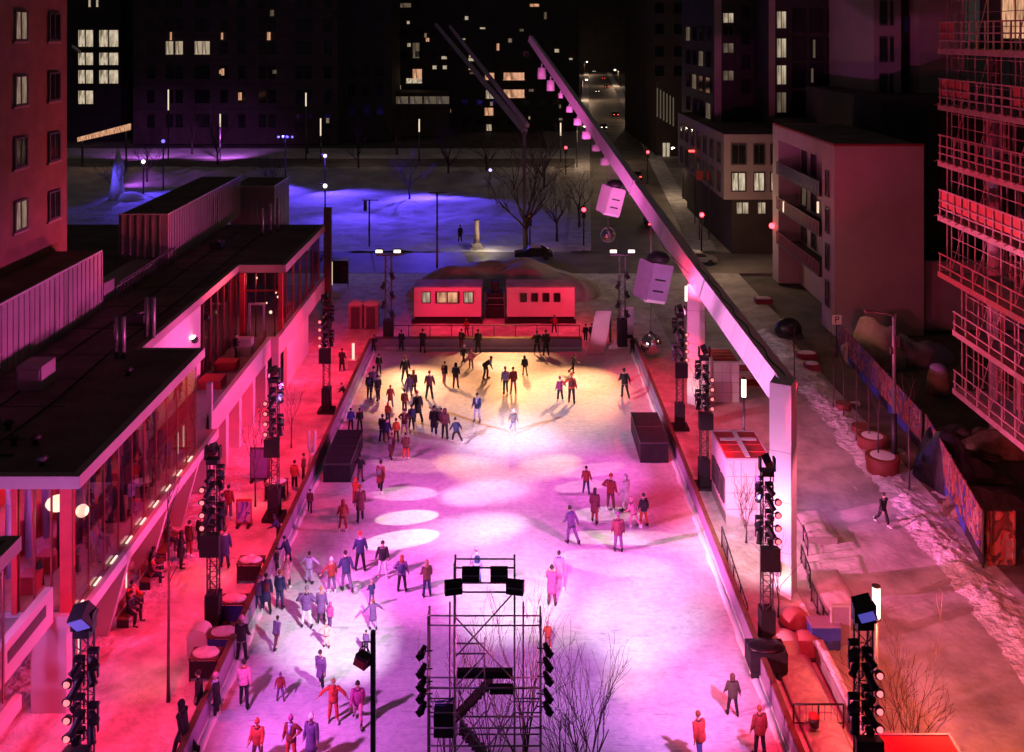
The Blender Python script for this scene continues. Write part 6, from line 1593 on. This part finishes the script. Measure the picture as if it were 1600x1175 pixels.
for i, (x, y, d, pz, c, lab) in enumerate(((-17.5,40.2,60,'slouch','purple','guest in violet near the lit pendant behind the pavilion glass'),(-18.0,42.6,100,'stand','black','guest in black standing in the middle of the pavilion glass front'),(-17.6,44.4,80,'phone','lav','guest in lavender raising both hands behind the pavilion glass'),(-17.9,46.6,120,'akimbo','maroon','guest in maroon with hands on hips behind the pavilion glass'),(-17.5,48.6,70,'stand','navy','guest in navy at the far end of the pavilion glass'))):
    person(0,0,None,pz,d,'jacket',c,'black','hair','dark','boot',lab,'guests behind the pavilion glass',at=(x,y,3.745))
# ================================================================== LIGHT
RED = (1,.012,.06); MAG = (1,.18,.72); PNK = (1,.35,.75); WHT = (1,.86,.95); PEA = (1,.56,.26); VIO = (.62,.3,1); BLU = (.12,.06,1); WARM = (1,.62,.38); YEL = (1,.85,.6)
def G(px, py): return gp(px, py, IZ)
TL = [Vector((-13.0,y,6.6)) for y in (29.4,41.8,51.5,66)]; TR = [Vector((10.9,y,6.6)) for y in (29.8,40.7,55,63.2)]
SC = Vector((0,30,9.6))
# broad magenta washes on the ice
MAG = (1,.13,.7)
for s, t_, L, c in ((TL[1]+Vector((.6,-.6,1)), (-2,48,0), .85, MAG),(TR[1]+Vector((-.6,-.6,1)), (2,48,0), .85, MAG),(TL[2]+Vector((.6,-.6,1)), (-4,56,0), .68, MAG),(TR[2]+Vector((-.6,-.6,1)), (3,57,0), .7, MAG),
               (TL[0]+Vector((.9,.6,1)), (-5,39,0), .66, (.88,.16,.9)),(TR[0]+Vector((-.9,.6,1)), (4,40,0), .66, (.86,.28,1))):
    spot(s, t_, c, L, 62, 1, .25)
# white and pale pools, from the scaffold tower and the towers on both sides
SC = Vector((-.9, 31.3, 9.4))
spot(SC+Vector((-.6,0,0)), G(515,985), (1,.82,.97), 1.25, 25, 1, .1)
spot(SC+Vector((.6,0,0)), G(1010,960), (1,.8,.98), .85, 24, 1, .1)
spot(SC+Vector((.1,0,.2)), G(790,915), (1,.86,.97), .95, 26, 1, .1)
spot(SC+Vector((.3,0,.1)), G(885,955), (1,.84,.62), .5, 18, 1, .1)
spot(TR[2]+Vector((-.6,-.5,1.4)), G(750,662), (1,.82,1), .42, 31, 1, .1)
spot(TL[2]+Vector((.6,-.5,1.4)), G(895,658), (1,.82,1), .42, 31, 1, .1)
spot(TL[2]+Vector((.6,-.5,.9)), G(750,770), (1,.8,.93), .95, 16, 1, .1); spot(TR[2]+Vector((-.6,-.6,1)), G(740,828), (1,.82,.88), .95, 16, 1, .1)
# amber far end
AMB = (1,.42,.16)
spot((-9.4,78.2,9), G(650,604), AMB, 1.8, 46, .9, .15); spot((9,78,9), G(885,610), AMB, 1.8, 46, .9, .15); spot((0,84,7.0), G(780,572), AMB, 1.3, 60, 1, .2)
spot((-9.4,78.2,9.2), G(655,597), (1,.76,.46), .7, 26, 1, .12); spot((9,78,9.2), G(870,606), (1,.7,.42), .6, 24, 1, .12); spot((-9.4,78.2,9), G(770,572), (1,.76,.48), .6, 15, 1, .12)
# orange belts
spot(TR[3]+Vector((-.6,-.6,.8)), G(860,728), (1,.5,.2), 1.3, 17, 1, .12); spot(TL[3]+Vector((.6,-.6,.8)), G(740,735), (1,.5,.22), 1.0, 15, 1, .12); spot(SC+Vector((1.4,0,-.5)), G(990,1055), (1,.68,.42), .5, 15, 1, .12)
# crisp pale spots
for (px, py), c, L, cone in (((632,842),YEL,1.1,5.6),((640,808),YEL,1.1,5.0),((636,771),(1,.72,.7),.6,5.4),((645,727),(1,.45,.36),.35,6.4)):
    spot(TR[2]+Vector((-.6,-.6,1.6)), G(px,py), c, L, cone, .12, .02)
for (px, py), c, L, cone in (((922,735),(1,.6,.55),.35,5),((905,760),(1,.66,.6),.35,4.4),((945,804),(1,.75,.8),.5,5.4),((945,842),YEL,.5,5.4),((1000,845),YEL,.35,6),((950,878),YEL,.35,7)):
    spot(TL[2]+Vector((.6,-.6,1.4)), G(px,py), c, L, cone, .2, .02)
# red pools on the ice and the right hand edge
spot((12,62,8.2), G(1020,690), RED, .5, 40, 1, .2); spot((-16.2,51,8.4), G(530,800), RED, .5, 26, 1, .15); spot((12.0,50,8), G(1050,790), RED, .8, 46, 1, .2); spot((12.2,31,8), G(1150,1130), RED, .55, 40, 1, .2)
spot((9.2,80,7.5), G(985,600), RED, .65, 40, 1, .2); spot((-15.9,36,8.4), G(420,1165), RED, .2, 30, 1, .2); spot(TL[2]+Vector((.6,-.6,.2)), (-9.6,57,0), VIO, .12, 60, 1, .2)
spot(TR[1]+Vector((-.6,-.6,.2)), (7.6,41,0), (.75,.4,1), .35, 60, 1, .2)
# red on the left plaza and the pavilion front
for y, L in ((30,.42),(36,.36),(42.9,.42),(48,.36),(54,.36),(60,.42),(67.2,.36),(73,.36)):
    spot((-13.2, y, 6.4), (-15.0+.5*math.sin(y), y+1.4, 0), RED, L*2.5, 96, .7, .2)
for y, L in ((33,.6),(41.8,.6),(48,.6),(56.2,.6),(64.4,.5),(74,.4)):
    spot((10.2, y, 6.8), (FX, y+1, 5.5), (1,.1,.5), L*1.3, 44, .9, .25)
for y in (38.5, 46, 53): spot((-12.2, y, 5.5), (-14.6, y, 0), (1,.34,.27), .22, 34, 1, .15)
spot((-12.2,58,5.0), (-18.6,60.5,1.5), RED, .8, 80, .8, .2); spot((-12.2,67.4,5.0), (-16.6,74,1.5), RED, .7, 70, .8, .2); spot((-10.2,58,6.5), (-19.9,57,6.5), (1,.12,.5), .9, 42, .8, .2)
# inside the pavilion
for y, c, w in ((40.4,(.7,.15,1),160),(43.5,(1,.07,.2),160),(46.5,(1,.2,.5),160),(49.5,(1,.4,.25),130)): lamp((-17.7,y,8.2), c, w*1.0, .15)
for y, c, w in ((39,(1,.1,.3),60),(42,(.6,.12,.9),420),(45,(1,.06,.15),420),(48.5,(1,.4,.2),300)): lamp((-21.4,y,7.4), c, w*.7, .3)
lamp((-17.8,37.8,7.2), (1,.6,.35), 45, .2); lamp((-18.4,72.5,7.5), (1,.15,.18), 260, .3); lamp((-18.6,65,7.8), (1,.08,.12), 120, .3); lamp((-19,25,6.5), (.7,.22,1), 1200, .3); lamp((-17.6,30,7.9), (.75,.25,1), 900, .2); lamp((-17.6,25,7.9), (.75,.25,1), 900, .2); spot((-13.4,31.5,6.4), (-17.6,34.2,3.6), RED, .7, 70, .9, .2); lamp((-18,34.5,6.5), (1,.05,.1), 60, .3)
# red at the far end: trailers and the strip behind the rink
spot((-7,80,4.5), (-5,86.2,1.8), (1,.01,.075), .75, 80, .8, .2); spot((6,80,4.5), (3,86.2,1.6), (1,.02,.07), .7, 80, .8, .2); spot((-5,82.5,6.5), (-4,83,0), RED, .6, 120, .9, .2); spot((5,82.5,6.5), (4,83,0), RED, .6, 120, .9, .2); spot((-14,76,6), (-14,83,0), RED, .35, 90, .9, .2)
spot((6,76,5.0), (8,80.5,1), (1,.25,.5), .5, 40, .9, .2)
# right side: plaza, kiosk, gantry
for y, L in ((31,.5),(36.5,.45),(43,.4),(58,.5),(65,.5),(71,.4)): spot((11.3, y, 6.2), (12.0, y+.8, 0), RED, L*1.35, 110, .9, .2)
spot((10.2,41.6,5.6), (12.4,50.5,2), (1,.34,.7), 1.1, 40, .8, .15); spot((11.7,43.0,.5), (12.4,44.0,1.6), (1,.75,.62), .9, 110, .9, .1); spot((10.0,41.4,3), (12.4,44.2,5.5), (1,.34,.75), 1.8, 80, .9, .15); spot((9.9,46.5,5), (12.0,48.5,0), (1,.5,.55), 1.1, 90, .9, .15)
spot((12.2,64.6,.5), (12.6,66.4,2.6), (1,.55,.5), .5, 90, .9, .1); spot((9,61,5), (12.6,66.5,5.5), (1,.16,.55), .6, 50, .9, .1)
spot((-12.2,46,6.8), (12.2,48,9.3), (1,.32,.76), 1.5, 20, .9, .15); spot((-12.2,55,6.8), (12.2,54,9.3), (1,.3,.74), 1.5, 20, .9, .15); spot((-12.2,62,6.8), (12.2,62,9.3), (1,.28,.72), 1.5, 22, .9, .15)
spot((4,60,6.5), (9.5,84,13.5), (1,.12,.62), .7, 30, .9, .2); spot((-2,70,6), (10,82,12), (1,.16,.66), 1.1, 30, .9, .2); spot((0,72,6), (5,110,21), (1,.12,.62), 1.0, 26, .9, .2); spot((12,40,15), (12.8,56,9.8), (1,.12,.6), .35, 60, .8, .2) if False else None
spot((-12.75,51.5,8.0), (12.7,56,9.3), (1,.2,.72), .5, 34, .8, .2); spot((-12.6,41.8,8), (12.6,45,6), (1,.3,.8), .4, 30, .8, .2)
# path at the right: violet and rust washes, pale red on the buildings beyond
spot((13.6,42.6,7.4), (18,47,0), (1,.15,.25), .3, 110, .8, .12); spot((-12.3,40.9,8.6), (19.5,50,0), (1,.16,.5), .55, 26, .9, .1); spot((-12.3,51,8.6), (20,62,0), (1,.2,.5), .16, 24, .9, .1); spot((-12.2,30.2,8.6), (19,41,0), (1,.22,.42), .3, 26, .9, .1); spot((13.2,31.5,7.4), (18.5,36,0), (1,.17,.09), .95, 115, .9, .12); spot((13.8,57,7.2), (19,60,0), (1,.22,.2), .3, 110, .9, .15)
spot((13.2,48,5), (21.8,56,0), (.85,.25,.9), .14, 60, .9, .15)
spot((11.8,55.8,7.6), (30,88,10), (1,.08,.17), .1, 50, .9, .2); spot((11.5,63.5,7.4), (29,62,14), (1,.025,.08), .55, 80, .9, .2); spot((11.5,41,7.4), (28.7,50,12), (1,.025,.08), .55, 85, .9, .2)
spot((11.3,30,7.4), (28.7,44,6), (1,.04,.1), .35, 70, .9, .2); spot((11.2,63,7.6), (36,106,28), (1,.05,.14), .2, 50, .9, .3)
spot((-13.2,66,7.4), (-36,62.5,22), (1,.07,.09), .35, 70, .9, .3); spot((-12.9,51.5,7.6), (-25.2,50,11.5), (1,.15,.45), .25, 60, .9, .3); spot((-13,66,7.6), (-27,70,11), (1,.15,.2), .25, 60, .9, .3)
# blue park
spot((-31,158,7.2), (-26,152,0), BLU, 2.0, 100, .9, .2); spot((-39,165,9), (-42,154,0), BLU, 1.7, 96, .9, .2); spot((-22,140,8), (-22,131,0), BLU, .7, 90, .9, .2); spot((-62,158,7), (-56,150,0), BLU, .6, 90, .9, .2); spot((-14,158,8), (-13,142,0), BLU, 1.2, 90, .9, .2)
lamp((-31,157.6,6.0), (.2,.12,1), 60, .3); spot((-66,160,3), (-60,168,.5), (.6,.12,1), .35, 100, .9, .2); spot((-58,193,6), (-62,204,.1), (.7,.16,1), .55, 90, .9, .2); spot((-74,193,6), (-78,205,.1), (.7,.16,1), .4, 90, .9, .2); spot((-63,146,5), (-61.5,150,3), (.12,.08,1), .9, 80, .9, .2)
lamp((-3.0,113.6,2.0), (1,.8,.55), 260, .2)
# warm street light
for i, (y, s) in enumerate(((150,1),(185,-1),(225,1),(285,1),(370,-1),(470,1),(600,-1))): lamp((street_x(y)+s*6.9, y, 7.6), (1,.66,.4), 1100 if y < 300 else 3500, .2)
lamp((22,104,7.5), (1,.66,.42), 900, .2); lamp((20,92,7), (1,.6,.38), 190, .2); lamp((26,76,6), (1,.5,.3), 110, .2); lamp((-18,106,6.5), (1,.75,.5), 90, .2); lamp((6,100,7), (1,.6,.4), 160, .2); lamp((-30,193,7), (1,.65,.45), 200, .2); lamp((20,193,7), (1,.6,.4), 400, .2)
spot((11,66,7.9), (11.05,76.4,6.5), (1,.3,.8), .7, 40, .9, .15); spot((9.5,78.2,8.8), (9,88,10.8), (1,.22,.7), .7, 40, .9, .15)

# ================================================================== WORLD AND CAMERA
w = bpy.data.worlds.new('World'); scene.world = w; w.use_nodes = True
nt = w.node_tree; bg = nt.nodes['Background']
sky = nt.nodes.new('ShaderNodeTexSky'); sky.sky_type = 'NISHITA'; sky.sun_disc = False; sky.sun_elevation = R(-7); sky.sun_rotation = R(120)
mixn = nt.nodes.new('ShaderNodeMix'); mixn.data_type = 'RGBA'; mixn.blend_type = 'ADD'; mixn.inputs[0].default_value = 1
mixn.inputs[7].default_value = (.34,.27,.28,1)
nt.links.new(sky.outputs['Color'], mixn.inputs[6]); nt.links.new(mixn.outputs[2], bg.inputs['Color']); bg.inputs['Strength'].default_value = .07
cam = bpy.data.cameras.new('camera'); co = bpy.data.objects.new('camera', cam); col.objects.link(co)
co.location = (0,0,H); co.rotation_euler = (PI/2,0,0)
cam.sensor_width = 36; cam.sensor_fit = 'HORIZONTAL'; cam.lens = 36*F/1600; cam.shift_y = -(587.5-V0)/1600; cam.shift_x = 0
cam.clip_start = .5; cam.clip_end = 5000
scene.camera = co
scene.view_settings.view_transform = 'Standard'; scene.view_settings.look = 'None'; scene.view_settings.exposure = 0; scene.view_settings.gamma = 1
scene.cycles.use_denoising = True
try: scene.cycles.denoiser = 'OPENIMAGEDENOISE'; scene.cycles.denoising_input_passes = 'RGB_ALBEDO_NORMAL'
except Exception: pass
scene.cycles.max_bounces = 6; scene.cycles.diffuse_bounces = 3; scene.cycles.glossy_bounces = 3; scene.cycles.transparent_max_bounces = 10; scene.cycles.caustics_reflective = False; scene.cycles.caustics_refractive = False
scene.cycles.sample_clamp_indirect = 4; scene.cycles.use_light_tree = True
